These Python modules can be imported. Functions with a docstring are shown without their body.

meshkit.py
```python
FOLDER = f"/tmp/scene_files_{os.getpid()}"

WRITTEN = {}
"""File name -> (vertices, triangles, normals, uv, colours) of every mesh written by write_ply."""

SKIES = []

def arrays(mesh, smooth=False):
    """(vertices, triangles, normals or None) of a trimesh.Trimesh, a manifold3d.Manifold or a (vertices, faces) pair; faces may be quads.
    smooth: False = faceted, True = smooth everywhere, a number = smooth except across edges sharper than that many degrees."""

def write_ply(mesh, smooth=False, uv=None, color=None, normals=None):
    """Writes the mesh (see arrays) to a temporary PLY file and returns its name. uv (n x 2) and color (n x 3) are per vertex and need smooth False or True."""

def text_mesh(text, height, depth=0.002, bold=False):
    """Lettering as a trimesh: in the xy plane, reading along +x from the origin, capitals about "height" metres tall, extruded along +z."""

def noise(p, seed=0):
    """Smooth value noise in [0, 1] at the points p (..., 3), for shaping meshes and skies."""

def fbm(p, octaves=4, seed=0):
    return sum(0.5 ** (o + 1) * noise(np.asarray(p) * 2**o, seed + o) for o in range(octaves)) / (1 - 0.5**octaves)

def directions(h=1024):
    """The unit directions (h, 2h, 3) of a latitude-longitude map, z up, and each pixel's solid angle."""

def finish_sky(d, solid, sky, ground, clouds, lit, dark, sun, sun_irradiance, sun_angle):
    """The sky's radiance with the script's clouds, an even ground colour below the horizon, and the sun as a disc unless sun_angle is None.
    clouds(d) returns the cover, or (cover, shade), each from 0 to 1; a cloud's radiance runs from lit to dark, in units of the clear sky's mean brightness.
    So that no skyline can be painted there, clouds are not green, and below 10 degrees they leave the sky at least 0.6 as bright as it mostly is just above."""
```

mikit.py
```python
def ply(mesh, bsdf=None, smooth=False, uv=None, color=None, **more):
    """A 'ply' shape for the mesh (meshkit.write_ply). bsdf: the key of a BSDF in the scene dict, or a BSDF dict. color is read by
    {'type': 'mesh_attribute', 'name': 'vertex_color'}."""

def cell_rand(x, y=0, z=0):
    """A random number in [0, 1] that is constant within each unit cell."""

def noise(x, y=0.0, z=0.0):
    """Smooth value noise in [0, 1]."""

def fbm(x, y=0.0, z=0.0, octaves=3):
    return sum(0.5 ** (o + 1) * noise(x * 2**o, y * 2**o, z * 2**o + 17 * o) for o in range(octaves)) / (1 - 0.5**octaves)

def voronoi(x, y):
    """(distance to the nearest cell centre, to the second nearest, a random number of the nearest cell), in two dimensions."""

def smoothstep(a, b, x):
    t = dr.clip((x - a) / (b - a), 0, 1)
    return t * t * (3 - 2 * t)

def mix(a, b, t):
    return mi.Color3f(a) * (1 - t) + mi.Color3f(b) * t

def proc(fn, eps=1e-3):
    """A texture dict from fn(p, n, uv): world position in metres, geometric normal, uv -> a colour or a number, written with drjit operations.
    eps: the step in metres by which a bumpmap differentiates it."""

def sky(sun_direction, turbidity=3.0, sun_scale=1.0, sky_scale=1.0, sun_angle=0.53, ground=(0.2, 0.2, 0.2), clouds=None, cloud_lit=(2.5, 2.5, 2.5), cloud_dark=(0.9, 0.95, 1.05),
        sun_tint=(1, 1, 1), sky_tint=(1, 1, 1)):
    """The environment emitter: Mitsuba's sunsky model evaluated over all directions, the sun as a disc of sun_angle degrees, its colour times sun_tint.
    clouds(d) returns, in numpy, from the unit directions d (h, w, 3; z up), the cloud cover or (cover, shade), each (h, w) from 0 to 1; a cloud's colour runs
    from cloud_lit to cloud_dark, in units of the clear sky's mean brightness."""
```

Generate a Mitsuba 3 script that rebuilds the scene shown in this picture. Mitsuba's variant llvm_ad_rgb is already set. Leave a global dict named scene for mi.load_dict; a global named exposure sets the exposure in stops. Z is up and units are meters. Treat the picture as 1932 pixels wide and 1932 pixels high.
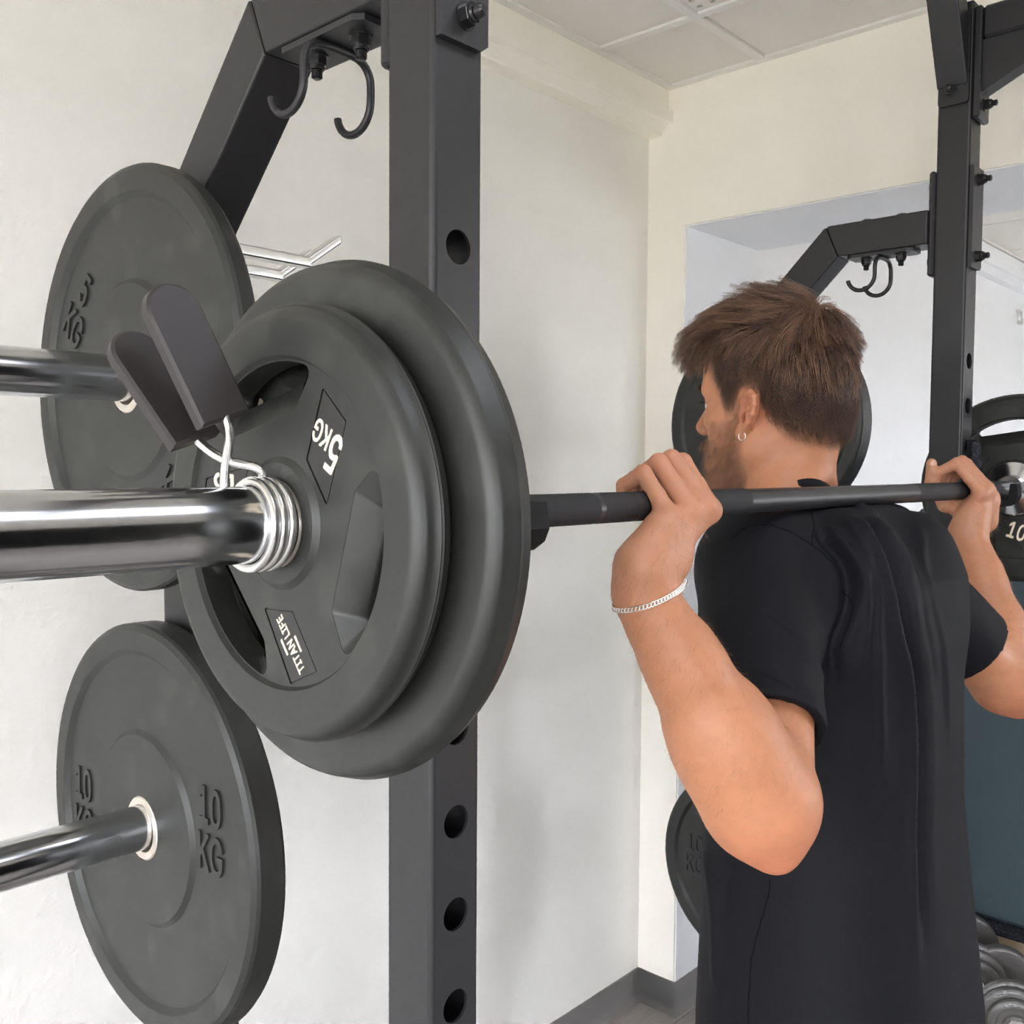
import math, random
import numpy as np, trimesh, drjit as dr, mitsuba as mi, mikit, meshkit
import manifold3d as m3
from shapely.geometry import Polygon, Point, box as sbox
from shapely import affinity

T = mi.ScalarTransform4f
scene, labels = {}, {}
rng = np.random.default_rng(7)

# ---------------------------------------------------------------- camera
EYE = np.array([0.0, 0.0, 1.55])
PITCH, ROLL, YAW = math.radians(-2.8476), math.radians(0.3818), math.radians(42.4549)
FWD = np.array([math.cos(YAW) * math.cos(PITCH), math.sin(YAW) * math.cos(PITCH), math.sin(PITCH)])
_r = np.array([math.sin(YAW), -math.cos(YAW), 0.0])
_u = np.cross(_r, FWD)
UP = -_r * math.sin(ROLL) + _u * math.cos(ROLL)
scene['camera'] = {'type': 'perspective', 'fov_axis': 'x', 'fov': 2 * math.degrees(math.atan(966 / 1840.74)), 'near_clip': 0.05, 'far_clip': 60.0,
                   'to_world': T().look_at(origin=EYE.tolist(), target=(EYE + FWD).tolist(), up=UP.tolist())}
# ---------------------------------------------------------------- light: an overcast sky seen through the windows
exposure = 2.5


def clouds(d):
    n = meshkit.fbm(d * 3.0, 3, 4)
    return np.clip(0.72 + 0.5 * n, 0, 1), np.clip(0.25 * n, 0, 1)


scene['sky'] = mikit.sky((-0.3, -0.75, 0.6), turbidity=4.0, sun_scale=0.0, sky_scale=16.0, sun_angle=4.0, ground=(0.42, 0.40, 0.355), clouds=clouds,
                         cloud_lit=(1.5, 1.52, 1.6), cloud_dark=(1.0, 1.04, 1.15))
LAMP = 0.9                     # the LED panels in the ceiling


# ---------------------------------------------------------------- helpers
def free(key):
    if key not in scene and not any(k.startswith(key + '__') for k in scene) and key not in labels:
        return key
    n = 1
    while True:
        k = f'{key}_{n:03d}'
        if k not in scene and not any(q.startswith(k + '__') for q in scene) and k not in labels:
            return k
        n += 1


def tag(key, label=None, cat=None, group=None, kind=None):
    d = {}
    if label: d['label'] = label
    if cat: d['category'] = cat
    if group: d['group'] = group
    if kind: d['kind'] = kind
    labels[key] = d
    return key


def add(key, mesh, bsdf, smooth=30, label=None, kind=None, **kw):
    key = free(key)
    scene[key] = mikit.ply(mesh, bsdf, smooth=smooth, **kw)
    if label or kind: tag(key, label, None, None, kind)
    return key


def thing(name, label, cat, group=None):
    return tag(free(name), label, cat, group)


def part(holder, name, mesh, bsdf, smooth=30, label=None, kind=None, **kw):
    return add(holder + '__' + name, mesh, bsdf, smooth, label, kind, **kw)


def struct(name, mesh, bsdf, smooth=False, label=None, **kw):
    k = add(name, mesh, bsdf, smooth, **kw)
    tag(k, label, None, None, 'structure')
    return k


def tm(man):
    m = man.to_mesh()
    return trimesh.Trimesh(m.vert_properties[:, :3], m.tri_verts, process=True)


def mf(mesh):
    return m3.Manifold(m3.Mesh(np.asarray(mesh.vertices, np.float32), np.asarray(mesh.faces, np.uint32)))


def extr(poly, h):
    return mf(trimesh.creation.extrude_polygon(poly, h, engine='earcut'))


def cat(*ms):
    return trimesh.util.concatenate([m for m in ms if m is not None])


def bx(x0, x1, y0, y1, z0, z1, c=0.0):
    """A box, with chamfered edges when c > 0."""
    if c <= 0:
        m = trimesh.creation.box((x1 - x0, y1 - y0, z1 - z0))
        m.apply_translation(((x0 + x1) / 2, (y0 + y1) / 2, (z0 + z1) / 2))
        return m
    P = []
    for a, b, d in np.ndindex(2, 2, 2):
        for k in range(3):
            q = [(x0, x1)[a], (y0, y1)[b], (z0, z1)[d]]
            for j in range(3):
                if j != k: q[j] += c if (a, b, d)[j] == 0 else -c
            P.append(q)
    return trimesh.convex.convex_hull(np.array(P))


def rhull(points, r, seg=8):
    """The rounded hull of spheres of radius r at the points."""
    s = m3.Manifold.sphere(r, seg * 2)
    return tm(m3.Manifold.batch_hull([s.translate(tuple(map(float, p))) for p in points]))


AX = {'x': np.array([[0, 0, 1], [1, 0, 0], [0, 1, 0]], float), 'y': np.array([[0, 1, 0], [0, 0, 1], [1, 0, 0]], float), 'z': np.eye(3)}


def prism(poly, a, b, axis):
    """A polygon extruded from a to b along an axis. axis x: polygon in (y, z); y: polygon in (z, x); z: polygon in (x, y)."""
    m = trimesh.creation.extrude_polygon(poly, b - a, engine='earcut')
    m.apply_translation((0, 0, a))
    m.vertices = m.vertices @ AX[axis].T
    return m


def lathe(profile, n=96, axis='x', at=(0, 0, 0)):
    """A closed solid turned from (radius, height) points, its axis along the given one."""
    p = np.array(profile, float)
    a = np.linspace(0, 2 * np.pi, n, endpoint=False)
    V, idx = [], []
    for r, h in p:
        if r < 1e-9:
            idx.append([len(V)] * n); V.append((0, 0, h))
        else:
            idx.append(list(range(len(V), len(V) + n))); V += [(r * math.cos(t), r * math.sin(t), h) for t in a]
    F = []
    for i in range(len(p) - 1):
        A, B = idx[i], idx[i + 1]
        for k in range(n):
            k2 = (k + 1) % n
            if A[0] != A[1]: F.append((A[k], A[k2], B[k]))
            if B[0] != B[1]: F.append((A[k2], B[k2], B[k]))
    m = trimesh.Trimesh(np.array(V), np.array(F), process=False)
    if m.volume < 0: m.invert()
    m.vertices = m.vertices @ AX[axis].T + np.array(at)
    return m


def sweep(path, r, sides=12, cap=True):
    """A tube along a polyline; r may be one radius or one per point."""
    p = np.asarray(path, float)
    t = np.gradient(p, axis=0)
    t /= np.linalg.norm(t, axis=1, keepdims=True) + 1e-12
    a = np.cross(t[0], [0.31, 0.22, 0.93]); a /= np.linalg.norm(a)
    R = np.broadcast_to(r, (len(p),))
    ang = np.arange(sides) * 2 * np.pi / sides
    V = []
    for i in range(len(p)):
        a = a - t[i] * (a @ t[i]); a /= np.linalg.norm(a)
        b = np.cross(t[i], a)
        V.append(p[i] + R[i] * (np.cos(ang)[:, None] * a + np.sin(ang)[:, None] * b))
    V = np.concatenate(V)
    F = []
    for i in range(len(p) - 1):
        for k in range(sides):
            k2 = (k + 1) % sides
            q = (i * sides + k, i * sides + k2, (i + 1) * sides + k2, (i + 1) * sides + k)
            F += [(q[0], q[1], q[2]), (q[0], q[2], q[3])]
    if cap:
        n = len(V); V = np.vstack([V, p[0], p[-1]]); e = (len(p) - 1) * sides
        for k in range(sides):
            k2 = (k + 1) % sides
            F += [(n, k2, k), (n + 1, e + k, e + k2)]
    return trimesh.Trimesh(V, np.array(F), process=False)


def smooth_path(pts, n=40):
    from scipy.interpolate import CubicSpline
    p = np.asarray(pts, float)
    s = np.concatenate([[0], np.cumsum(np.linalg.norm(np.diff(p, axis=0), axis=1))])
    return CubicSpline(s, p)(np.linspace(0, s[-1], n))


def rrect(a0, a1, b0, b1, r):
    return sbox(a0 + r, b0 + r, a1 - r, b1 - r).buffer(r, quad_segs=5)


# ---------------------------------------------------------------- materials
def principled(name, color, rough=0.5, spec=0.5, metallic=0.0, bump=None, scale=1.0, eps=1e-3, **kw):
    base = {'type': 'rgb', 'value': list(color)} if not isinstance(color, dict) else color
    b = {'type': 'principled', 'base_color': base, 'roughness': rough, 'specular': spec, 'metallic': metallic, **kw}
    if bump is not None:
        b = {'type': 'bumpmap', 'arbitrary': mikit.proc(bump, eps), 'scale': scale, 'bsdf': b}
        scene[name] = b
        return name
    scene[name] = {'type': 'twosided', 'bsdf': b}
    return name


def wallpaint(c, k=0.035):
    def fn(p, n, uv):
        s = mikit.fbm(p.x * 1.7 + p.y * 1.3, p.z * 1.5, 3.0) - 0.5
        d = mikit.smoothstep(0.72, 0.80, mikit.noise(p.x * 21 + p.y * 17, p.z * 23, 1.0)) * mikit.smoothstep(0.55, 0.7, mikit.noise(p.x * 4 + p.y * 5, p.z * 5, 7.0))
        return mi.Color3f(*c) * (1 + k * 1.2 * s) * (1 - 0.012 * d)
    return mikit.proc(fn)


def plaster(p, n, uv):
    return mikit.fbm(p.x * 90 + p.y * 80, p.z * 90, p.y * 30, octaves=2) + 0.6 * mikit.noise(p.x * 12, p.y * 12, p.z * 12)


principled('mat_wallpaper', wallpaint((0.80, 0.79, 0.745)), 0.55, 0.3, bump=plaster, scale=0.0004, eps=2e-3)
principled('mat_cream', wallpaint((0.88, 0.85, 0.765)), 0.55, 0.35, bump=plaster, scale=0.0004, eps=2e-3)
principled('mat_white_wall', wallpaint((0.775, 0.79, 0.815), 0.02), 0.6, 0.3, bump=plaster, scale=0.0004, eps=2e-3)
principled('mat_ceiling', (0.70, 0.68, 0.64), 0.85, 0.1)
principled('mat_ceiling_grid', (0.74, 0.73, 0.70), 0.5, 0.3)
principled('mat_hole', (0.12, 0.12, 0.12), 0.9, 0.1)
principled('mat_skirting', (0.17, 0.165, 0.16), 0.4, 0.4)


def plank(p, n, uv):
    g = mikit.fbm(p.x * 6, p.y * 70, 0.0) - 0.5
    c = mikit.cell_rand(dr.floor(p.y / 0.18), 3.0)
    return mi.Color3f(0.27, 0.25, 0.235) * (1 + 0.35 * g + 0.18 * (c - 0.5))


principled('mat_floor', mikit.proc(plank), 0.4, 0.4)


def powder(p, n, uv):
    return mikit.noise(p.x * 1400, p.y * 1400, p.z * 1400) + mikit.noise(p.x * 700, p.y * 700, p.z * 700)


principled('mat_rack', (0.015, 0.015, 0.017), 0.42, 0.5, bump=powder, scale=0.00006, eps=3e-4)
principled('mat_hook', (.006, .006, .007), 0.6, 0.2)
principled('mat_black_bolt', (0.012, 0.012, 0.013), 0.22, 0.6)


def rubber_col(p, n, uv):
    s = mikit.fbm(p.x * 9 + 3, p.y * 14, p.z * 11, octaves=3)
    t = mikit.smoothstep(0.52, 0.75, mikit.fbm(p.y * 30, p.z * 26, p.x * 30 + 5.0, octaves=2))
    return mi.Color3f(0.0150, 0.0162, 0.0146) * (0.9 + 0.25 * s) + mi.Color3f(0.008, 0.008, 0.007) * t


def rubber_rough(p, n, uv):
    return 0.36 + 0.2 * mikit.fbm(p.x * 12, p.y * 18, p.z * 15)


principled('mat_rubber', mikit.proc(rubber_col), mikit.proc(rubber_rough), 0.5)
principled('mat_plate', mikit.proc(rubber_col), mikit.proc(lambda p, n, uv: 0.38 + 0.1 * mikit.fbm(p.x * 20, p.y * 20, p.z * 20)), 0.5)
principled('mat_badge', (0.022, 0.022, 0.022), 0.45, 0.4)
principled('mat_print', (0.78, 0.66, 0.50), 0.5, 0.3)
principled('mat_bushing', (0.75, 0.68, 0.60), 0.42, 0.5, metallic=0.85)
principled('mat_chrome', (.66, .67, .69), 0.15, 0.5, metallic=1.0)
principled('mat_bright_chrome', (.80, .80, .79), 0.22, 0.5, metallic=1.0)


def knurl(p, n, uv):
    a = dr.atan2(p.z - 1.509, p.y - 0.553) * 0.0145 / 0.0013
    b = p.x / 0.0013
    return dr.abs(dr.sin(np.pi * (a + b) * 0.5)) + dr.abs(dr.sin(np.pi * (a - b) * 0.5))


principled('mat_bar', (0.022, 0.022, 0.024), 0.36, 0.55)
principled('mat_knurl', (0.014, 0.014, 0.016), 0.60, 0.5, bump=knurl, scale=0.0003, eps=2e-4)
principled('mat_grip', (0.030, 0.026, 0.026), 0.42, 0.4)
principled('mat_teal', (0.045, 0.068, 0.080), 0.6, 0.3)


def granule(p, n, uv):
    return mi.Color3f(0.03, 0.032, 0.042) * (0.5 + 1.6 * mikit.smoothstep(0.5, 0.9, mikit.noise(p.x * 330, p.y * 330, p.z * 330)))


principled('mat_granule', mikit.proc(granule), 0.8, 0.3, bump=lambda p, n, uv: mikit.noise(p.x * 330, p.y * 330, p.z * 330), scale=0.002, eps=5e-4)
principled('mat_iron', (0.10, 0.095, 0.09), 0.28, 0.6, bump=lambda p, n, uv: mikit.noise(p.x * 260, p.y * 260, p.z * 260), scale=0.0006, eps=5e-4)
principled('mat_wood', (0.42, 0.33, 0.22), 0.5, 0.3)
principled('mat_frame_white', (0.78, 0.78, 0.77), 0.35, 0.5)

# ---------------------------------------------------------------- the room
WY, WX, WX2, CZ, OZ, OY = 1.595, 2.30, 2.70, 2.575, 2.20, 1.472
XB, YR, XF = -2.4, -2.6, 6.6           # wall behind the camera, window wall, far room's end
H2 = 2.58


def holed(w, holes):
    g = w
    for h in holes: g = g.difference(h)
    return g


struct('wall_left', bx(XB - .15, WX + .4, WY, WY + .15, 0, 2.75), 'mat_wallpaper', label='cream wall with woven wallpaper behind the rack')
# the woven relief of the wallpaper where the picture shows it: upright yarns with staggered stitches
px_, pz_ = .0070, .0098
gx, gz = np.arange(.36, 1.46, px_ / 2), np.arange(.36, 2.445, pz_ / 3)
iu, iv = np.meshgrid(np.arange(len(gx)), np.arange(len(gz)), indexing='ij')
col_ = iu // 2
stag_ = rng.integers(0, 3, col_.max() + 1)[col_]
row_ = (iv + stag_) // 3
jit_ = rng.random((col_.max() + 1, row_.max() + 1))[col_, row_]
hu_ = np.array([.05, 1])[iu % 2]
hv_ = np.array([.58, 1, .95])[(iv + stag_) % 3]
hgt_ = hu_ * hv_ * (.65 + .55 * jit_) + .12 * rng.random(iu.shape)
hgt_ = hgt_ * np.clip((1.44 - gx) / .35, 0, 1)[:, None]
hgt_[[0, -1]] = 0; hgt_[:, [0, -1]] = 0
gv = np.stack([gx[:, None] + 0 * hgt_ + (.0006 * (rng.random(iu.shape) - .5)), WY - .0004 - .0013 * hgt_, gz[None] + 0 * hgt_], -1).reshape(-1, 3)
nz_ = len(gz)
q0 = (iu * nz_ + iv)[:-1, :-1].ravel()
struct_relief = trimesh.Trimesh(gv, np.vstack([np.stack([q0, q0 + nz_, q0 + nz_ + 1], 1), np.stack([q0, q0 + nz_ + 1, q0 + 1], 1)]), process=False)
if struct_relief.face_normals[0][1] > 0: struct_relief.invert()
add('wall_left__woven_relief', struct_relief, 'mat_wallpaper', smooth=True)
# end wall with its wide opening (polygon in (y, z), extruded along x)
end = sbox(YR - .15, 0, WY + .02, 2.75).difference(sbox(-2.0, -0.1, OY, OZ))
struct('wall_end', prism(end, WX, WX2, 'x'), 'mat_cream', label='cream end wall with a wide opening to the next room')
struct('wall_far_left', bx(WX2, XF + .15, 1.525, 1.7, 0, 2.75), 'mat_white_wall', label='white wall of the next room')
struct('wall_far_end', bx(XF, XF + .15, YR - .15, 1.6, 0, 2.75), 'mat_white_wall')
# window walls
wins = [(-1.9, -0.6)]
farwins = [(3.1, 4.4), (4.9, 6.2)]
zs0, zs1 = 0.55, 2.20
wr = sbox(XB - .15, 0, XF + .15, 2.75)
for a, b in wins + farwins: wr = wr.difference(sbox(a, zs0, b, zs1))
m = trimesh.creation.extrude_polygon(wr, 0.15, engine='earcut')
m.vertices = np.column_stack([m.vertices[:, 0], YR - m.vertices[:, 2], m.vertices[:, 1]]); m.invert()
struct('wall_right', m, 'mat_white_wall')
bwins = [(-2.35, -1.15), (-1.05, 0.15), (0.25, 1.45)]
wb = sbox(YR, 0, WY, 2.75)
for a, b in bwins: wb = wb.difference(sbox(a, zs0, b, zs1))
struct('wall_back', prism(wb, XB - .15, XB, 'x'), 'mat_white_wall')


def window(a, b, along):
    k = thing('window', None, None); labels[k] = {'kind': 'structure'}
    def q(u0, u1, d0, d1, z0, z1):
        return bx(u0, u1, YR - d1, YR - d0, z0, z1, .004) if along == 'x' else bx(XB - d1, XB - d0, u0, u1, z0, z1, .004)
    f = .05
    mid = (a + b) / 2
    part(k, 'frame', cat(q(a, b, .04, .10, zs0, zs0 + f), q(a, b, .04, .10, zs1 - f, zs1), q(a, a + f, .04, .10, zs0 + f, zs1 - f), q(b - f, b, .04, .10, zs0 + f, zs1 - f), q(mid - f / 2, mid + f / 2, .045, .095, zs0 + f, zs1 - f)), 'mat_frame_white')
    part(k, 'sill', q(a - .04, b + .04, -.10, .04, zs0 - .03, zs0), 'mat_frame_white')


for a, b in wins + farwins: window(a, b, 'x')
for a, b in bwins: window(a, b, 'y')

struct('floor', bx(XB - .15, XF + .15, YR - .15, 1.75, -.12, -.006), 'mat_skirting')
# floor planks near the corner that shows; the rest as one continuous surface of the same planks further off
PL = 1.2
for i in range(-15, 9):
    y0 = i * .18
    off = (i * 0.37) % 1.0 * PL
    x = XB - off
    while x < 3.4:
        x0, x1 = max(x, XB), min(x + PL, 3.4)
        if x1 - x0 > .02 and y0 < 1.59:
            add('floor__plank', bx(x0 + .0012, x1 - .0012, y0 + .0012, min(y0 + .18, 1.594) - .0012, -.006, 0, .001), 'mat_floor', smooth=False)
        x += PL
struct('floor_far', bx(3.402, XF, YR, 1.525, -.006, 0), 'mat_floor')

# skirting: coved vinyl along the left wall, the pier and its reveal
def skirt(path):
    prof = [(0, 0), (.022, 0), (.012, .005), (.006, .014), (.004, .03), (.004, .088), (0, .088)]
    V, F = [], []
    P = np.array(path, float)
    for i, p in enumerate(P):
        d0 = P[i] - P[i - 1] if i else P[1] - P[0]
        d1 = P[i + 1] - P[i] if i < len(P) - 1 else d0
        d0, d1 = d0 / np.linalg.norm(d0), d1 / np.linalg.norm(d1)
        n0, n1 = np.array([d0[1], -d0[0]]), np.array([d1[1], -d1[0]])
        nn = n0 + n1; nn /= (nn @ n0)
        V += [(*(p + nn * o), z) for o, z in prof]
    k = len(prof)
    for i in range(len(P) - 1):
        for j in range(k):
            j2 = (j + 1) % k
            F += [(i * k + j, i * k + j2, (i + 1) * k + j2), (i * k + j, (i + 1) * k + j2, (i + 1) * k + j)]
    mm = trimesh.Trimesh(np.array(V), np.array(F), process=False)
    return mm


def arc(cx, cy, r, a0, a1, n=6):
    return [(cx + r * math.cos(t), cy + r * math.sin(t)) for t in np.radians(np.linspace(a0, a1, n))]


struct('baseboard_left', skirt([(XB, WY), (WX, WY), (WX, OY), (WX2, OY), (WX2, 1.525), (XF, 1.525)]), 'mat_skirting', smooth=40,
       label='dark grey coved skirting running round the pier')

# cornice along the left walls: profile (distance from the wall, height)
CP = [(0, 2.455), (.042, 2.456), (.044, 2.462), (.062, 2.484), (.078, 2.485), (.080, 2.516), (.064, 2.518), (.064, 2.575), (0, 2.575)]
def cornice(x0, x1, wy):
    poly = Polygon([(wy - d, z) for d, z in CP])
    return prism(poly, x0, x1, 'x')
struct('trim_1', cornice(XB, WX, WY), 'mat_cream', label='stepped cornice under the ceiling')
struct('trim_2', cornice(WX2, XF, 1.525), 'mat_white_wall')
# plaster corner bead round the opening
struct('trim_3', cat(bx(WX - .003, WX, OY, OY + .022, 0.09, OZ + .022), bx(WX - .003, WX, -1.6, OY + .022, OZ, OZ + .026)), 'mat_cream')

struct('trim_5', cat(bx(WX + .004, WX2 + .002, OY - .003, OY, 0, OZ), bx(WX + .004, WX2 + .002, -2.0, OY - .003, OZ - .003, OZ), bx(WX2, WX2 + .003, OY, 1.525, 0, OZ)), 'mat_white_wall', label='white reveal of the opening')
# suspended ceiling: slab, T-bars, tiles
struct('ceiling', bx(XB, WX + .1, YR, WY, CZ + .03, CZ + .13), 'mat_hole')
TX, TY = 1.972, 1.243          # a crossing of the grid
xs = [TX + .6 * i for i in range(-8, 2)]
ys = [TY + .6 * i for i in range(-7, 2)]
xe, ye = [XB] + [x for x in xs if XB < x < WX] + [WX], [YR] + [y for y in ys if YR < y < WY - .06] + [WY - .064]
bars = [bx(x - .012, x + .012, YR, WY - .064, CZ, CZ + .02, .001) for x in xe[1:-1]] + [bx(XB, WX, y - .012, y + .012, CZ - .0004, CZ + .02, .001) for y in ye[1:-1]]
bars += [bx(WX - .022, WX, YR, WY - .064, CZ - .001, CZ + .02), bx(XB, WX, WY - .086, WY - .064, CZ - .0012, CZ + .02)]
for b_ in bars: add('ceiling__grid_bar', b_, 'mat_ceiling_grid', smooth=False)
for i in range(len(xe) - 1):
    for j in range(len(ye) - 1):
        x0, x1, y0, y1 = xe[i] + .013, xe[i + 1] - .013, ye[j] + .013, ye[j + 1] - .013
        if .1 < x0 < 1.0 and abs(ye[j + 1] - (TY - 1.2)) < .01:
            k = add('ceiling__lamp_panel', bx(x0 + .012, x1 - .012, y0 + .012, y1 - .012, CZ + .004, CZ + .016, .002), 'mat_frame_white', smooth=False)
            scene[k]['emitter'] = {'type': 'area', 'radiance': {'type': 'rgb', 'value': [LAMP * .93, LAMP * .97, LAMP * 1.08]}}
        elif abs(xe[i + 1] - TX) < .01 and abs(ye[j + 1] - TY) < .01:
            # the perforated acoustic tile: square holes in a grid
            pitch, hs = .0345, .0125
            face = sbox(x0, y0, x1, y1)
            n = 16
            holes = []
            for a in range(n):
                for b in range(n):
                    hx, hy = x1 - .017 - a * pitch, y1 - .017 - b * pitch
                    holes.append([(hx - hs / 2, hy - hs / 2), (hx - hs / 2, hy + hs / 2), (hx + hs / 2, hy + hs / 2), (hx + hs / 2, hy - hs / 2)])
            add('ceiling__perforated_tile', prism(Polygon(face.exterior.coords, holes), CZ + .006, CZ + .016, 'z'), 'mat_ceiling', smooth=False)
        else:
            add('ceiling__tile', bx(x0, x1, y0, y1, CZ + .006, CZ + .018, .002), 'mat_ceiling', smooth=False)
struct('ceiling_far', bx(WX2, XF, YR, 1.525, H2 + .018, H2 + .1), 'mat_hole')
for i in range(7):
    for j in range(7):
        x0, y1 = WX2 + .6 * i, 1.525 - .062 - .6 * j
        x1, y0 = min(x0 + .6, XF), max(y1 - .6, YR)
        if y1 - y0 > .05: add('ceiling_far__tile', bx(x0 + .004, x1 - .004, y0 + .004, y1 - .004, H2 + .006, H2 + .018, .002), 'mat_ceiling', smooth=False)
struct('trim_4', bx(WX2, XF, 1.525 - .075, 1.525 - .058, H2 - .001, H2 + .018), 'mat_ceiling_grid')

# ---------------------------------------------------------------- squat rack
RX = {0: .566, 1: 1.900}       # left faces of the two uprights
FZ = {0: 0.0, 1: 0.011}
FY0, FY1, TW = .610, .670, .060
rack = thing('squat_rack', 'tall black steel squat rack with bolted storage frames behind the uprights', 'squat rack')


def hexprism(r, h, chamfer=.001):
    a = np.radians(np.arange(6) * 60)
    P = [(r * math.cos(t), r * math.sin(t), z) for t in a for z in (0, h - chamfer)] + [((r - chamfer) * math.cos(t), (r - chamfer) * math.sin(t), h) for t in a]
    return trimesh.convex.convex_hull(np.array(P))


def nut_bolt(at, axis, s=1.0, turn=0.0):
    """Washer, hexagon lock nut and threaded end, pointing along axis."""
    prof = [(0, 0), (.0105, 0), (.0105, .0015), (.0085, .0017)]
    washer = lathe([(0, 0), (.0115, 0), (.0115, .0016), (0, .0016)], 28, 'z')
    nut = hexprism(.0098, .0085); nut.apply_translation((0, 0, .0016))
    coll = lathe([(0, .010), (.0082, .010), (.0082, .012), (.0068, .0138), (0, .0138)], 24, 'z')
    th = [(0, .0138)]
    for k in range(5):
        z = .0138 + .0016 * k
        th += [(.0048, z), (.0056, z + .0008)]
    th += [(.0046, .0138 + .008), (.0035, .0138 + .0088), (0, .0138 + .0088)]
    thread = lathe(th, 20, 'z')
    mm = cat(washer, nut, coll, thread)
    mm.vertices *= s
    mm.apply_transform(trimesh.transformations.rotation_matrix(turn, (0, 0, 1)))
    mm.apply_transform(trimesh.geometry.align_vectors((0, 0, 1), axis))
    mm.apply_translation(at)
    return mm


def bolt_head(at, axis):
    mm = cat(lathe([(0, 0), (.0115, 0), (.0115, .0016), (0, .0016)], 24, 'z'), hexprism(.0098, .007))
    mm.apply_transform(trimesh.geometry.align_vectors((0, 0, 1), axis)); mm.apply_translation(at)
    return mm


def quad_tube(quad, x0, x1, r=.004):
    """A square tube whose side view (y, z) is a convex quad, with rounded edges."""
    q = Polygon(quad).buffer(-r, join_style=2)
    P = [(x, y, z) for x in (x0 + r, x1 - r) for y, z in list(q.exterior.coords)[:-1]]
    return rhull(P, r, 6)


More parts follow.
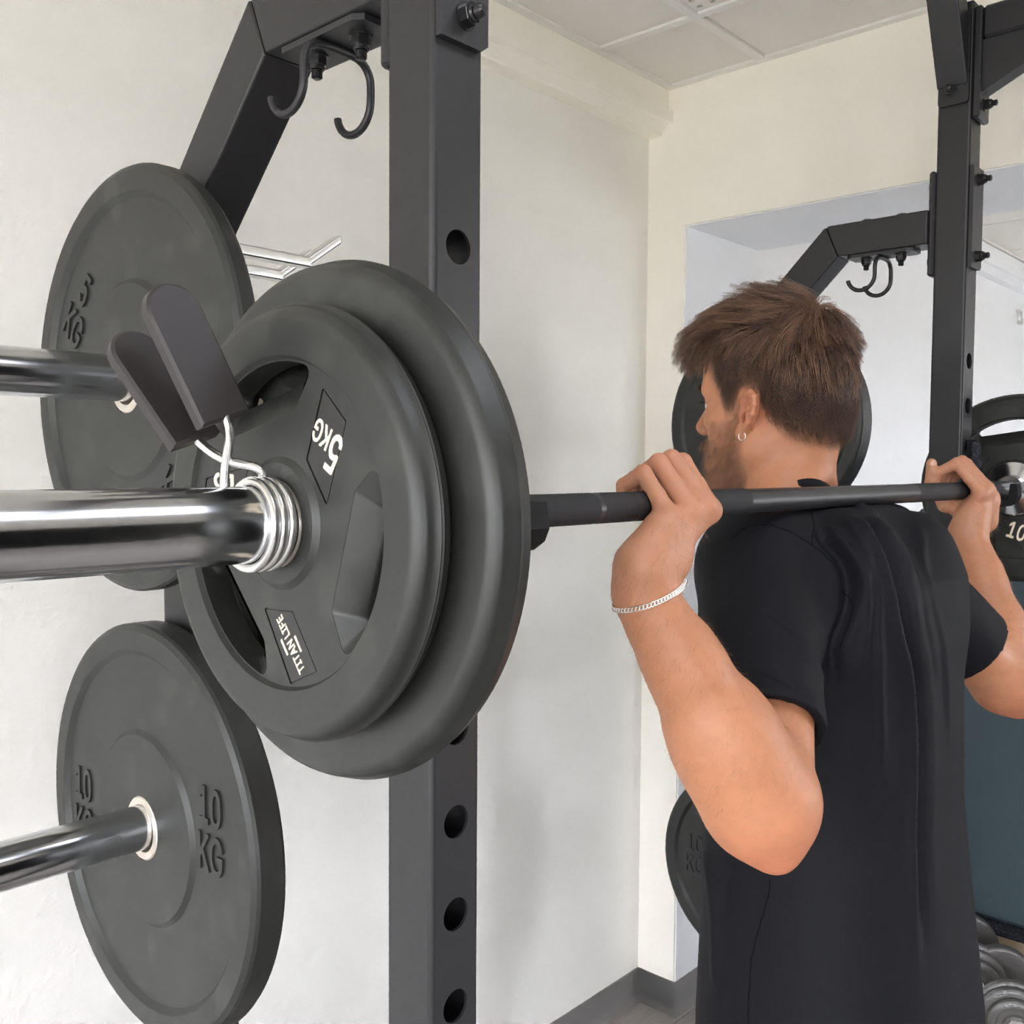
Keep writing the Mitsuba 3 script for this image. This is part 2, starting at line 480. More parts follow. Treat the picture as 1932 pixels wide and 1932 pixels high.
for f in (0, 1):
    x0, x1, dz = RX[f], RX[f] + TW, FZ[f]
    xc = x0 + TW / 2
    top = 2.393 if f else 2.385
    # upright: square tube with round holes through the front and back faces
    shell = rrect(x0, x1, FY0, FY1, .006).difference(rrect(x0 + .003, x1 - .003, FY0 + .003, FY1 - .003, .003))
    up = extr(shell, top)
    cyl = m3.Manifold.cylinder(.2, .0148, .0148, 40).rotate((90, 0, 0))
    cyls = [cyl.translate((xc, FY1 + .07, 1.736 + dz - .084 * k)) for k in range(19)]
    up = up - m3.Manifold.compose(cyls)
    part(rack, 'upright', tm(up), 'mat_rack', 35)
    part(rack, 'top_cap', bx(x0 + .001, x1 - .001, FY0 + .001, FY1 - .001, top, top + .004, .002), 'mat_black_bolt')
    # storage frame: rear flange, arm, diagonal, post, foot
    part(rack, 'rear_flange', bx(x0 + .001, x1 - .001, FY1 + .0005, FY1 + .0125, 1.897 + dz, 2.092 + dz, .004), 'mat_rack')
    part(rack, 'front_plate', prism(Polygon([(1.905 + dz, x0 + .002), (1.905 + dz, x1 - .010), (1.911 + dz, x1 - .002), (2.09 + dz, x1 - .002), (2.09 + dz, x0 + .002)]), FY0 - .0075, FY0 - .0005, 'y'), 'mat_rack', 30)
    for z in (1.928, 2.068):
        part(rack, 'nut', nut_bolt((xc, FY0 - .0075, z + dz), (0, -1, 0), 1.0, .4 + z), 'mat_black_bolt', 30)
        part(rack, 'bolt_head', bolt_head((xc, FY1 + .0125, z + dz), (0, 1, 0)), 'mat_black_bolt', 30)
    zl, zh = 1.958 + dz, 2.022 + dz
    ya, yb = .858, .885
    PY0, PY1 = (1.012, 1.074) if f == 0 else (1.030, 1.092)
    part(rack, 'storage_arm', quad_tube([(FY1 + .0125, zl), (ya, zl), (yb, zh), (FY1 + .0125, zh)], x0, x1), 'mat_rack', 30)
    part(rack, 'diagonal', quad_tube([(ya, zl), (PY0, zl - (PY0 - ya)), (PY1, zh - (PY1 - yb)), (yb, zh)], x0, x1), 'mat_rack', 30)
    part(rack, 'rear_post', quad_tube([(PY0, zl - (PY0 - ya)), (PY1, zh - (PY1 - yb)), (PY1, .062), (PY0, .062)], x0, x1), 'mat_rack', 30)
    part(rack, 'foot', bx(x0, x1, -.25, 1.25, 0, .06, .004), 'mat_rack')
    sgn = -1 if f == 0 else 1
    xs_ = x0 if f == 0 else x1
    for z in (1.640, 1.135, .625):
        a, b = sorted((xs_, xs_ + sgn * .34))
        part(rack, 'storage_peg', lathe([(0, a), (.0235, a), (.025, a + .002), (.025, b - .002), (.0235, b), (0, b)], 64, 'x', (0, 1.043 if f == 0 else 1.060, z + dz * .4)), 'mat_chrome', 40, 'chrome plate peg')
    # hook plate under the arm with its two bolts and the double hook
    ht = zl - .0005
    part(rack, 'hook_plate', prism(affinity.scale(Polygon([(x0 + .003, .722), (x0 + .010, .712), (x1 - .010, .712), (x1 - .003, .722), (x1 - .003, .832), (x1 - .010, .842), (x0 + .010, .842), (x0 + .003, .832)]), 1, 1), ht - .006, ht, 'z'), 'mat_rack')
    for y in (.742, .811):
        part(rack, 'nut', nut_bolt((xc, y, ht - .006), (0, 0, -1), 1.0, y * 9), 'mat_black_bolt', 30)
        part(rack, 'bolt_head', bolt_head((xc, y, zh), (0, 0, 1)), 'mat_black_bolt', 30)
    hz = ht - .010
    yh = .777
    pts = []
    for s in (-1, 1):
        xx = xc + s * .040
        J = [(xx, yh + .027 - .027 * math.cos(t), hz - .037 - .027 * math.sin(t)) for t in np.linspace(0, math.pi * .93, 14)]
        bend = [(xc + s * (.018 + .022 * math.sin(t)), yh, hz - .022 * (1 - math.cos(t))) for t in np.linspace(0, math.pi / 2, 7)]
        side = bend + J
        pts = pts[::-1] + side if s == 1 else side
    part(rack, 'wire_hook', sweep(smooth_path(pts, 110), .0040, 12), 'mat_rack', 60)
# beam between the uprights at the top, with its end brackets
zb = 2.30
part(rack, 'crossbar', bx(RX[0] + TW + .007, RX[1] - .007, FY0 + .002, FY1 - .002, 2.63 - .33, 2.36, .004), 'mat_rack') if False else None
for f, s in ((0, 1), (1, -1)):
    xf = RX[0] + TW if f == 0 else RX[1]
    a, b = sorted((xf + s * .0005, xf + s * .0075))
    part(rack, 'inner_bracket', prism(rrect(FY0 + .003, FY1 - .003, 2.214, 2.385, .006), a, b, 'x'), 'mat_rack')
    part(rack, 'nut', nut_bolt((xf + s * .0075, FY0 + .034, 2.240), (s, 0, 0), 1.0, .3), 'mat_black_bolt', 30)
    # slanted brace of the pull-up bar
    p0, p1 = np.array([xf + s * .0075, 0, 2.262]), np.array([xf + s * .115, 0, 2.475])
    d = (p1 - p0) / np.linalg.norm(p1 - p0); nrm = np.array([-d[2], 0, d[0]]) * s
    Q = []
    for y in (FY0 + .008, FY1 - .004):
        Q += [(xf + s * .0075, y, 2.250), (xf + s * .0075, y, 2.352), tuple(p1 + [0, y, 0] + nrm * .0), tuple(np.array([p1[0] - s * .05, y, p1[2] + .001]))]
    part(rack, 'pull_up_brace', rhull([(q[0], q[1], q[2]) for q in Q], .003, 5), 'mat_rack', 30)
    # front arm on its flange, with a gusset below
    xc = RX[f] + TW / 2
    part(rack, 'arm_flange', bx(RX[f] + .001, RX[f] + TW - .001, FY0 - .0135, FY0 - .0005, 2.185, 2.385, .003), 'mat_rack')
    part(rack, 'nut', nut_bolt((xc, FY0 - .0135, 2.213), (0, -1, 0), 1.0, .7), 'mat_black_bolt', 30)
    part(rack, 'front_arm', bx(RX[f] + .004, RX[f] + TW - .004, -.20, FY0 - .0135, 2.325, 2.383, .005), 'mat_rack')
    part(rack, 'gusset', prism(Polygon([(FY0 - .0135, 2.232), (FY0 - .0135, 2.325), (.40, 2.325)]), RX[f] + .012, RX[f] + TW - .012, 'x'), 'mat_rack')
pb = [(RX[0] + TW + .10, .64, 2.475), (RX[1] - .10, .64, 2.475)]
part(rack, 'pull_up_bar', sweep(np.linspace(pb[0], pb[1], 12), .016, 20), 'mat_rack', 50)
part(rack, 'floor_beam', bx(RX[0] + TW, RX[1], 1.013, 1.073, 0, .06, .004), 'mat_rack')

# J-hooks carrying the bar
BY, BZ, BXC = .553, 1.509, 1.250
for f, lab in ((0, 'black steel bar hook on the near upright, half hidden behind the loaded plates'), (1, 'black steel bar hook with rubber pad on the far upright, right of the lifted hand')):
    k = thing('bar_hook', lab, 'bar hook', 'hooks that hold the bar on the rack')
    xc = RX[f] + TW / 2 + (.003 if f == 0 else .006)
    # side view in (y, z): back plate, floor and lip
    side = Polygon([(FY0 - .002, 1.600), (FY0 - .010, 1.600), (FY0 - .010, 1.494), (.534, 1.490), (.531, 1.519), (.520, 1.519), (.517, 1.497), (.522, 1.486), (.534, 1.478), (FY0 - .002, 1.468)])
    part(k, 'cradle', prism(side, xc - .012, xc + .012, 'x'), 'mat_hook', 30)
    part(k, 'rubber_pad', bx(xc - .016, xc + .016, FY0 - .020, FY0 - .010, 1.497, 1.596, .003), 'mat_granule', 30)
    part(k, 'pin', lathe([(0, FY0 - .004), (.0135, FY0 - .004), (.0135, FY0 + .06), (0, FY0 + .06)], 24, 'y', (xc - .003, 0, 1.566 if f == 0 else 1.571)), 'mat_black_bolt')

# chrome fork standing off behind the near post
k = thing('prong_hook', 'small chrome double-prong hook sticking out behind the round plates', 'hook')
for (y, z, L) in ((1.045, 1.804, .806), (1.120, 1.798, .815)):
    part(k, 'prong', rhull([(.64, y + a, z + b) for a in (-.006, .006) for b in (-.004, .004)] + [(L - .055, y + a, z + b) for a in (-.006, .006) for b in (-.004, .004)], .003, 5), 'mat_bright_chrome', 40)
    part(k, 'upturned_end', rhull([(L - .058, y + a, z + b) for a in (-.006, .006) for b in (-.003, .003)] + [(L - .008, y + a, z + .036 + b) for a in (-.006, .006) for b in (-.003, .003)], .003, 5), 'mat_bright_chrome', 40)
part(k, 'mount', bx(.629, .637, 1.03, 1.14, 1.775, 1.82, .003), 'mat_bright_chrome')

# ---------------------------------------------------------------- barbell
bar = thing('barbell', 'long black knurled barbell with chrome sleeves across the shoulders of the man', 'barbell')
KN = [(.59, .7105), (.7175, .7715), (.7785, .990), (1.504, 1.7215), (1.7285, 1.7825), (1.7895, 1.91)]
r = .0145
part(bar, 'shaft', lathe([(0, .44), (r - .0004, .44), (r - .0004, 2.06), (0, 2.06)], 64, 'x', (0, BY, BZ)), 'mat_bar', 40)
for a, b in KN:
    part(bar, 'knurled_grip', lathe([(r - .0004, a), (r, a + .0006), (r, b - .0006), (r - .0004, b)], 96, 'x', (0, BY, BZ)), 'mat_knurl', 40)
for s in (-1, 1):
    e = [(0, .415), (.0545, .415), (.0555, .418), (.0555, .432), (.054, .436), (.030, .438), (.028, .46), (0, .46)] if False else None
    c0 = BXC + s * .775      # inner collar, next to the plates
    f_ = lambda o: c0 + s * o
    part(bar, 'collar', lathe([(0, f_(-.030)), (.024, f_(-.030)), (.026, f_(-.012)), (.050, f_(-.006)), (.0535, f_(-.001)), (.0535, f_(.006)), (0, f_(.006))][::s], 64, 'x', (0, BY, BZ)), 'mat_chrome', 35, 'chrome collar')
    part(bar, 'sleeve', lathe([(0, f_(.004)), (.025, f_(.004)), (.025, f_(.43)), (.0235, f_(.432)), (0, f_(.432))][::s], 96, 'x', (0, BY, BZ)), 'mat_chrome', 35, 'chrome sleeve')


# ---------------------------------------------------------------- tri-grip plates
def emboss(s, h, depth, bold=True):
    m = meshkit.text_mesh(s, h, depth, bold)
    m.apply_translation((-(m.bounds[0][0] + m.bounds[1][0]) / 2, 0, 0))
    return m


def local_to_plate(m, ang, x, cy, cz):
    """A mesh drawn in the plate's face (right, up, out of the face), turned by ang degrees, onto the face that looks along -x."""
    a = math.radians(ang); c, s = math.cos(a), math.sin(a)
    v = np.asarray(m.vertices)
    r_, u_ = c * v[:, 0] - s * v[:, 1], s * v[:, 0] + c * v[:, 1]
    m = m.copy()
    m.vertices = np.column_stack([x - v[:, 2], cy - r_, cz + u_])
    if np.linalg.det(np.array([[0, 0, -1], [-1, 0, 0], [0, 1, 0]])) < 0: m.invert()
    return m


def grip_plate(name, label, x0, th, R, spoke, texts, group=None, bore=.0262, turn0=107):
    """A rubber plate with three hand openings, its face at x0 looking along -x. texts: weight, logo words."""
    k = thing(name, label, 'weight plate', group)
    ri = .735 * R
    rc = min(.010, th * .35)
    q = np.radians(np.linspace(0, 90, 7))
    prof = [(ri, th * .18), (ri + .003, .0006), (ri + .006, 0)] + [(R - .004 - rc + (rc + .001) * math.sin(t), rc * (1 - math.cos(t)) * .9) for t in q] + [(R - .0015, rc + .002), (R, th * .5 - .0012), (R - .0007, th * .5), (R, th * .5 + .0012), (R - .0015, th - rc - .002)]
    prof += [(R - .004 - rc + (rc + .001) * math.cos(t), th - rc * (1 - math.sin(t)) * .9) for t in q] + [(ri + .006, th), (ri + .003, th - .0006), (ri, th * .82), (ri, th * .18)]
    pts = [(r_, x0 + h) for r_, h in prof]
    part(k, 'rim', lathe(pts, 160, 'x', (0, BY, BZ)), 'mat_plate', 35)
    # web in plate coordinates (right, up, depth into the plate)
    w0, w1 = .004, th - .004
    web = m3.Manifold.cylinder(w1 - w0, ri + .004, ri + .004, 160).translate((0, 0, w0))
    def seg(c, half, rr, sw):
        rr_ = ri if rr is None else rr
        P = Point(0, 0).buffer(rr_, 64)
        big = 1.0
        P = P.intersection(sbox(c, -big, big, big))
        for s in (-1, 1):
            t = math.radians(half) * s + math.radians(sw)
            n = np.array([math.sin(t), -math.cos(t)]) * s
            o = np.array([c * .55, 0])
            far = [o + 2 * np.array([math.cos(t), math.sin(t)]), o - 2 * np.array([math.cos(t), math.sin(t)])]
            P = P.intersection(Polygon([far[0], far[1], far[1] + n * 3, far[0] + n * 3]))
        return P.buffer(-.006).buffer(.006, quad_segs=4)
    for j in range(3):
        oa = spoke + 60 + 120 * j
        A, B = seg(.47 * R, 52, ri - .0005, 4), seg(.60 * R, 44, ri - .0005, 4)
        pa = [(x, y, w0 - .001) for x, y in A.exterior.coords] + [(x, y, w0 + .0005) for x, y in A.exterior.coords]
        pb_ = [(x, y, th * .55) for x, y in B.exterior.coords]
        cut = m3.Manifold.hull_points(np.array(pa + pb_)) + m3.Manifold.hull_points(np.array([(x, y, z) for x, y in B.exterior.coords for z in (th * .5, th + .01)]))
        web = web - cut.rotate((0, 0, oa))
    hub = m3.Manifold.cylinder(.0045, .0405 * R / .147, .0465 * R / .147, 96).translate((0, 0, .0008)) + m3.Manifold.cylinder(th - .0063, .0465 * R / .147, .0465 * R / .147, 96).translate((0, 0, .0053))
    web = web + hub
    web = web - m3.Manifold.cylinder(th * 3, bore + .003, bore + .003, 64).translate((0, 0, -th))
    # badges
    polys = [np.array([(.0937, .030), (.096, .0005), (.048, -.023), (.052, .010)]), np.array([(.0937, .030), (.096, .0005), (.048, -.023), (.052, .010)]), np.array([(.0544, -.030), (.060, -.0006), (.100, .0168), (.105, -.012)])]
    flipz = lambda m_: m_
    badge_meshes = []
    for j in range(3):
        P = Polygon(polys[j] * R / .147).buffer(.003, quad_segs=3).buffer(-.0015)
        pocket = extr(P, .003).translate((0, 0, w0 - .0015))
        ang = spoke + 120 * j
        web = web - pocket.rotate((0, 0, ang))
        badge_meshes.append((trimesh.creation.extrude_polygon(P.buffer(-.0012), .0011, engine='earcut'), ang))
    wm = tm(web)
    wm.vertices = wm.vertices * [1, 1, -1]; wm.invert()
    part(k, 'web', local_to_plate(wm, 0, x0, BY, BZ), 'mat_plate', 28)
    for (bm, ang), j in zip(badge_meshes, range(3)):
        bm.vertices[:, 2] += -(w0 + .0015)
        bm.fix_normals()
        bk = part(k, 'badge', local_to_plate(bm, ang, x0, BY, BZ), 'mat_badge', 30)
        zt = -(w0 + .0004) + .0000
        c = Polygon(polys[j] * R / .147).centroid
        if j < 2:
            kg = emboss(texts[0], .0245 * R / .147, .0005); g2 = emboss('KG', .0145 * R / .147, .0005)
            kg.vertices[:, 0] *= .68; g2.vertices[:, 0] *= .68
            w_a, w_b = np.ptp(kg.bounds[:, 0]), np.ptp(g2.bounds[:, 0])
            tot = w_a + w_b + .002
            kg.apply_translation((-tot / 2 + w_a / 2, -.011 * R / .147, 0)); g2.apply_translation((tot / 2 - w_b / 2, -.011 * R / .147, 0))
            tx = cat(kg, g2); turn = turn0
        else:
            tx = emboss(texts[1], .0070 * R / .147, .0005); tx.vertices[:, 0] *= .80
            tx.apply_translation((0, -.0035 * R / .147, 0))
            s = R / .147
            tx = cat(tx, bx(-.004 * s, .008 * s, .0065 * s, .0083 * s, 0, .0005), bx(-.010 * s, .002 * s, -.0083 * s, -.0065 * s, 0, .0005))
            turn = 205
        a = math.radians(turn)
        v = tx.vertices.copy()
        tx.vertices = np.column_stack([c.x + math.cos(a) * v[:, 0] - math.sin(a) * v[:, 1], c.y + math.sin(a) * v[:, 0] + math.cos(a) * v[:, 1], v[:, 2] + zt])
        part(bk, 'lettering', local_to_plate(tx, ang, x0, BY, BZ), 'mat_print', False)
    part(k, 'bushing', lathe([(bore, x0 + .0008), (bore + .003, x0 + .0006), (bore + .0032, x0 + th - .001), (bore, x0 + th - .001), (bore, x0 + .0008)], 64, 'x', (0, BY, BZ)), 'mat_bushing', 40, 'pale metal bushing')
    return k


grip_plate('grip_plate', 'smaller black tri-grip weight plate with cream 5KG badges, outermost on the near bar end', .371, .029, .147, 43, ('5', 'TITAN LIFE'), 'grip plates on the barbell')
grip_plate('grip_plate', 'larger black tri-grip weight plate behind the smaller one on the near bar end', .4005, .0685 - .034, .179, 137, ('10', 'TITAN LIFE'), 'grip plates on the barbell')
grip_plate('grip_plate', 'black tri-grip weight plate with cream 10KG badge on the far bar end', 2.0315, .034, .181, 278, ('10', 'TITAN LIFE'), 'grip plates on the barbell', turn0=66)

# spring collar clamped on the near sleeve
sc = thing('spring_collar', 'chrome spring collar with two black paddle grips clamped on the near sleeve', 'spring collar')
rw, rcoil = .0031, .0285
def polar(x, phi, rad): return np.array([x, BY + rad * math.sin(phi), BZ + rad * math.cos(phi)])
PH1, PH2 = math.radians(14), math.radians(37)
turns = 3.25
n = 150
ph = np.linspace(1.25, 2 * math.pi * turns - .35, n)
coil = [polar(.3485 + .0195 * i / (n - 1), p_, rcoil) for i, p_ in enumerate(ph)]
til = math.radians(27)
def paddle_axes(phi):
    rad = np.array([0, math.sin(phi), math.cos(phi)])
    L = math.cos(til) * rad + math.sin(til) * np.array([-1, 0, 0])
    W = math.cos(til) * np.array([1, 0, 0]) + math.sin(til) * rad
    return L, W, np.cross(L, W)
def lever(start, phi, base):
    L, W, N = paddle_axes(phi)
    return [start, start * .55 + base * .45 + np.array([0, 0, .002]), base, base + L * .03]
base1, top1 = np.array([.3442, .575, 1.5822]), np.array([.3171, .597, 1.6585])
base2, top2 = np.array([.3372, .600, 1.5678]), np.array([.3120, .638, 1.6312])
L1, L2 = (top1 - base1) / np.linalg.norm(top1 - base1), (top2 - base2) / np.linalg.norm(top2 - base2)
cross_ = np.array([.352, .575, 1.5465])
w1_ = smooth_path([coil[0], polar(.3490, ph[0] - .12, .0305), polar(.3495, .82, .036), cross_ + [-.002, .004, -.002], base1 - L1 * .014, base1 + L1 * .004], 30)
w2_ = smooth_path([coil[-1], polar(.3675, ph[-1] + .12, .0305), polar(.3640, .12, .0345), cross_ + [.004, -.004, .002], base2 - L2 * .012 + [.004, -.002, 0], base2 + L2 * .004], 30)
part(sc, 'spring', sweep(np.vstack([w1_[::-1], coil[1:-1], w2_]), rw, 14), 'mat_bright_chrome', 60)
for base, L, ln in ((base1, L1, .088), (base2, L2, .082)):
    W = np.cross(np.cross(L, [1, 0, 0]), L); W /= np.linalg.norm(W); N = np.cross(L, W)
    prof = Polygon([(-.0200, -.006), (.0195, -.006), (.0200, ln - .024)] + [(.0200 * math.cos(t), ln - .0190 + .0200 * math.sin(t)) for t in np.linspace(0.1, math.pi - .1, 14)] + [(-.0200, ln - .024)])
    m_ = trimesh.creation.extrude_polygon(prof.buffer(-.0012), .0065, engine='earcut')
    P = []
    core = np.array(prof.buffer(-.0020).exterior.coords)[:-1]; full = np.array(prof.exterior.coords)[:-1]
    for z_, pl_ in ((-.0052, core), (-.0034, full), (.0034, full), (.0052, core)):
        P += [(a_, b_, z_) for a_, b_ in pl_]
    m_ = trimesh.convex.convex_hull(np.array(P))
    v = m_.vertices
    m_.vertices = base + np.outer(v[:, 0], W) + np.outer(v[:, 1], L) + np.outer(v[:, 2], N)
    m_.fix_normals()
    part(sc, 'paddle_grip', m_, 'mat_grip', 30)


# ---------------------------------------------------------------- bumper plates on the pegs
def bumper(label, x0, th, cz, text, turn, places, face=-1, R=.2325, groove=False, name='bumper_plate'):
    """A rubber bumper plate hanging on a peg; face -1: its face looks along -x."""
    k = thing(name, label, 'weight plate', 'bumper plates on the storage pegs')
    cy = 1.043 if x0 < 1 else 1.060
    st = .0035 if not groove else .006
    prof = [(.0365, .0018), (.1055, .0018), (.1115, .0062), (.1965, .0062), (.2035, .0004), (.2065, 0), (R - .0075, 0), (R - .002, .0035), (R, .007), (R, th - .007), (R - .002, th - .0035), (R - .0075, th), (.2, th), (.19, th - .004), (.0365, th - .004), (.0365, .0018)]
    prof = [(r_, x0 + (h if face < 0 else th - h)) for r_, h in prof]
    part(k, 'rubber_disc', lathe(prof, 180, 'x', (0, cy, cz)), 'mat_rubber', 25)
    xs = x0 + .0015 if face < 0 else x0 + th - .0015
    b = [(.0268, .0008), (.0278, 0), (.0345, 0), (.0367, .0022), (.0367, th - .002), (.0268, th - .002), (.0268, .0008)]
    part(k, 'bushing', lathe([(r_, x0 + .0010 + h if face < 0 else x0 + th - .0010 - h) for r_, h in b], 64, 'x', (0, cy, cz)), 'mat_bushing', 35, 'pale metal bushing')
    a = math.radians(turn)
    for (u, v) in places:
        for j, s in enumerate((text, 'KG')):
            m_ = emboss(s, .038, .0028, True)
            m_.vertices[:, 0] *= .70
            m_.apply_translation((0, .006 - j * .050, 0))
            V = m_.vertices
            V = np.column_stack([V[:, 0] + u, V[:, 1] + v, V[:, 2]])
            m_.vertices = V
            m_ = local_to_plate(m_, turn, x0 + .0064, cy, cz)
            part(k, 'raised_lettering', m_, 'mat_rubber', False)


bumper('upper black rubber bumper plate with raised 5 KG on the rear storage peg', .507, .027, 1.6385, '5', -40, [(-.150, -.008), (.150, -.008)])
bumper('lower black rubber bumper plate with raised 10 KG on the near storage frame', .519, .040, 1.1335, '10', 0, [(-.155, -.010), (.143, .034)])
bumper('black bumper plate behind the head of the man on the far storage frame', 1.9665, .058, 1.6425, '5', 35, [(-.150, 0)])
bumper('black bumper plate low on the far frame beside the shirt of the man', 1.9665, .036, .628, '10', 0, [(-.150, 0)], groove=True)

# ---------------------------------------------------------------- next room: panel, dumbbell shelf, dumbbells, wall ring
pnl = thing('exercise_mat', 'large dark teal padded panel standing upright behind the dumbbells', 'mat')
part(pnl, 'pad', bx(2.925, 2.995, -.35, 1.06, .262, 1.425, .012), 'mat_teal', 30)
sh = thing('dumbbell_shelf', 'low shelf edged with black rubber granulate below the teal panel', 'shelf')
part(sh, 'top_board', bx(2.905, 3.05, -.35, 1.08, .20, .235), 'mat_wood')
part(sh, 'step', bx(2.46, 2.90, .54, 1.05, .066, .118, .003), 'mat_wood')
part(sh, 'rubber_mat', bx(2.455, 2.90, .535, 1.055, .1185, .1290, .003), 'mat_granule')
part(sh, 'rubber_mat', rhull([(x, y, z) for x in (2.898, 3.04) for y in (-.34, 1.07) for z in (.243, .254)], .006, 5), 'mat_granule', 30)
part(sh, 'lower_board', bx(2.45, 3.05, -.35, 1.08, .02, .045), 'mat_wood')
part(sh, 'rubber_mat', rhull([(x, y, z) for x in (2.44, 3.04) for y in (-.34, 1.07) for z in (.051, .058)], .006, 5), 'mat_granule', 30)
for y in (-.34, 1.05): part(sh, 'side_panel', bx(2.905, 3.05, y, y + .02, .066, .20), 'mat_wood')


def dumbbell(at, yaw, label, R=.078, L=.33):
    k = thing('dumbbell', label, 'dumbbell', 'iron dumbbells on the shelf')
    def place(m_):
        m_.apply_transform(trimesh.transformations.rotation_matrix(yaw, (0, 0, 1))); m_.apply_translation(at); return m_
    part(k, 'handle', place(lathe([(0, -L / 2), (.014, -L / 2), (.014, L / 2), (0, L / 2)], 28, 'x')), 'mat_bright_chrome', 40)
    for s in (-1, 1):
        x = .075
        for r_, t in ((R, .026), (R * .93, .024), (R * .74, .022)):
            pr = [(.0142, s * x), (r_ - .008, s * x), (r_ - .001, s * (x + .005)), (r_, s * (x + .010)), (r_ - .001, s * (x + t - .006)), (r_ - .008, s * (x + t - .001)), (r_ * .72, s * (x + t - .001)), (r_ * .66, s * (x + t - .006)), (.030, s * (x + t - .006)), (.026, s * (x + t)), (.0142, s * (x + t)), (.0142, s * x)]
            part(k, 'disc', place(lathe(pr[::s], 56, 'x')), 'mat_iron', 40)
            x += t + .001
        st = [(.0142, s * x)]
        part(k, 'star_nut', place(lathe([(.0, s * x), (.024, s * x), (.024, s * (x + .008)), (.018, s * (x + .014)), (0, s * (x + .014))][::s], 6, 'x')), 'mat_bright_chrome', False)


dumbbell((2.755, .825, .2150), math.radians(-157), 'iron plate-loaded dumbbell on the shelf, beside the hem of the shirt', .085, .30)
dumbbell((2.620, .692, .2150), math.radians(-157), 'iron plate-loaded dumbbell at the lower right corner of the photo', .085, .30)
k = thing('wall_ring', 'small metal ring on the white wall of the next room, near the cornice', 'ring')
part(k, 'ring', sweep([(5.55 + .035 * math.cos(t), 1.508, 2.325 + .035 * math.sin(t)) for t in np.linspace(0, 2 * math.pi, 40)], .006, 8), 'mat_bright_chrome', 50)
part(k, 'stem', bx(5.54, 5.56, 1.508, 1.525, 2.352, 2.366), 'mat_bright_chrome')


# ---------------------------------------------------------------- the man: signed-distance modelling
class Prim:
    def __init__(self, fn, c, rad, k=.01, op='+'):
        self.fn, self.c, self.rad, self.k, self.op = fn, np.asarray(c, float), rad, k, op


def rc(a, b, ra, rb, k=.01, op='+'):
    """Round cone from a to b."""
    a, b = np.asarray(a, float), np.asarray(b, float)
    L = max(np.linalg.norm(b - a), 1e-9)
    d = (b - a) / L
    def fn(p):
        q = p - a
        t = np.clip(q @ d / L, 0, 1)
        return np.linalg.norm(q - (t * L)[:, None] * d, axis=1) - (ra + (rb - ra) * t)
    return Prim(fn, (a + b) / 2, L / 2 + max(ra, rb), k, op)


def el(c, r, k=.01, op='+', R=None):
    """Ellipsoid, its axes turned by R."""
    c, r = np.asarray(c, float), np.asarray(r, float)
    def fn(p):
        q = p - c
        if R is not None: q = q @ R
        a = np.linalg.norm(q / r, axis=1)
        b = np.linalg.norm(q / (r * r), axis=1) + 1e-9
        return a * (a - 1) / b
    return Prim(fn, c, max(r), k, op)


def chain(pts, rad, k=.006, op='+'):
    return [rc(pts[i], pts[i + 1], rad[i], rad[i + 1], k, op) for i in range(len(pts) - 1)]


def sdf(prims, P):
    d = np.full(len(P), 1.0)
    for q in prims:
        e = q.fn(P)
        if q.op == '+':
            h = np.maximum(q.k - np.abs(d - e), 0) / q.k
            d = np.minimum(d, e) - h * h * q.k * .25
        elif q.op == '-':
            h = np.maximum(q.k - np.abs(d + e), 0) / q.k
            d = np.maximum(d, -e) + h * h * q.k * .25
        else:                                   # intersection
            h = np.maximum(q.k - np.abs(d - e), 0) / q.k
            d = np.maximum(d, e) + h * h * q.k * .25
    return d


def sdf_local(prims, c, hd, P):
    near = [q for q in prims if q.op == '&' or np.linalg.norm(q.c - c) - q.rad < hd + q.k + .004]
    return sdf(near, P)


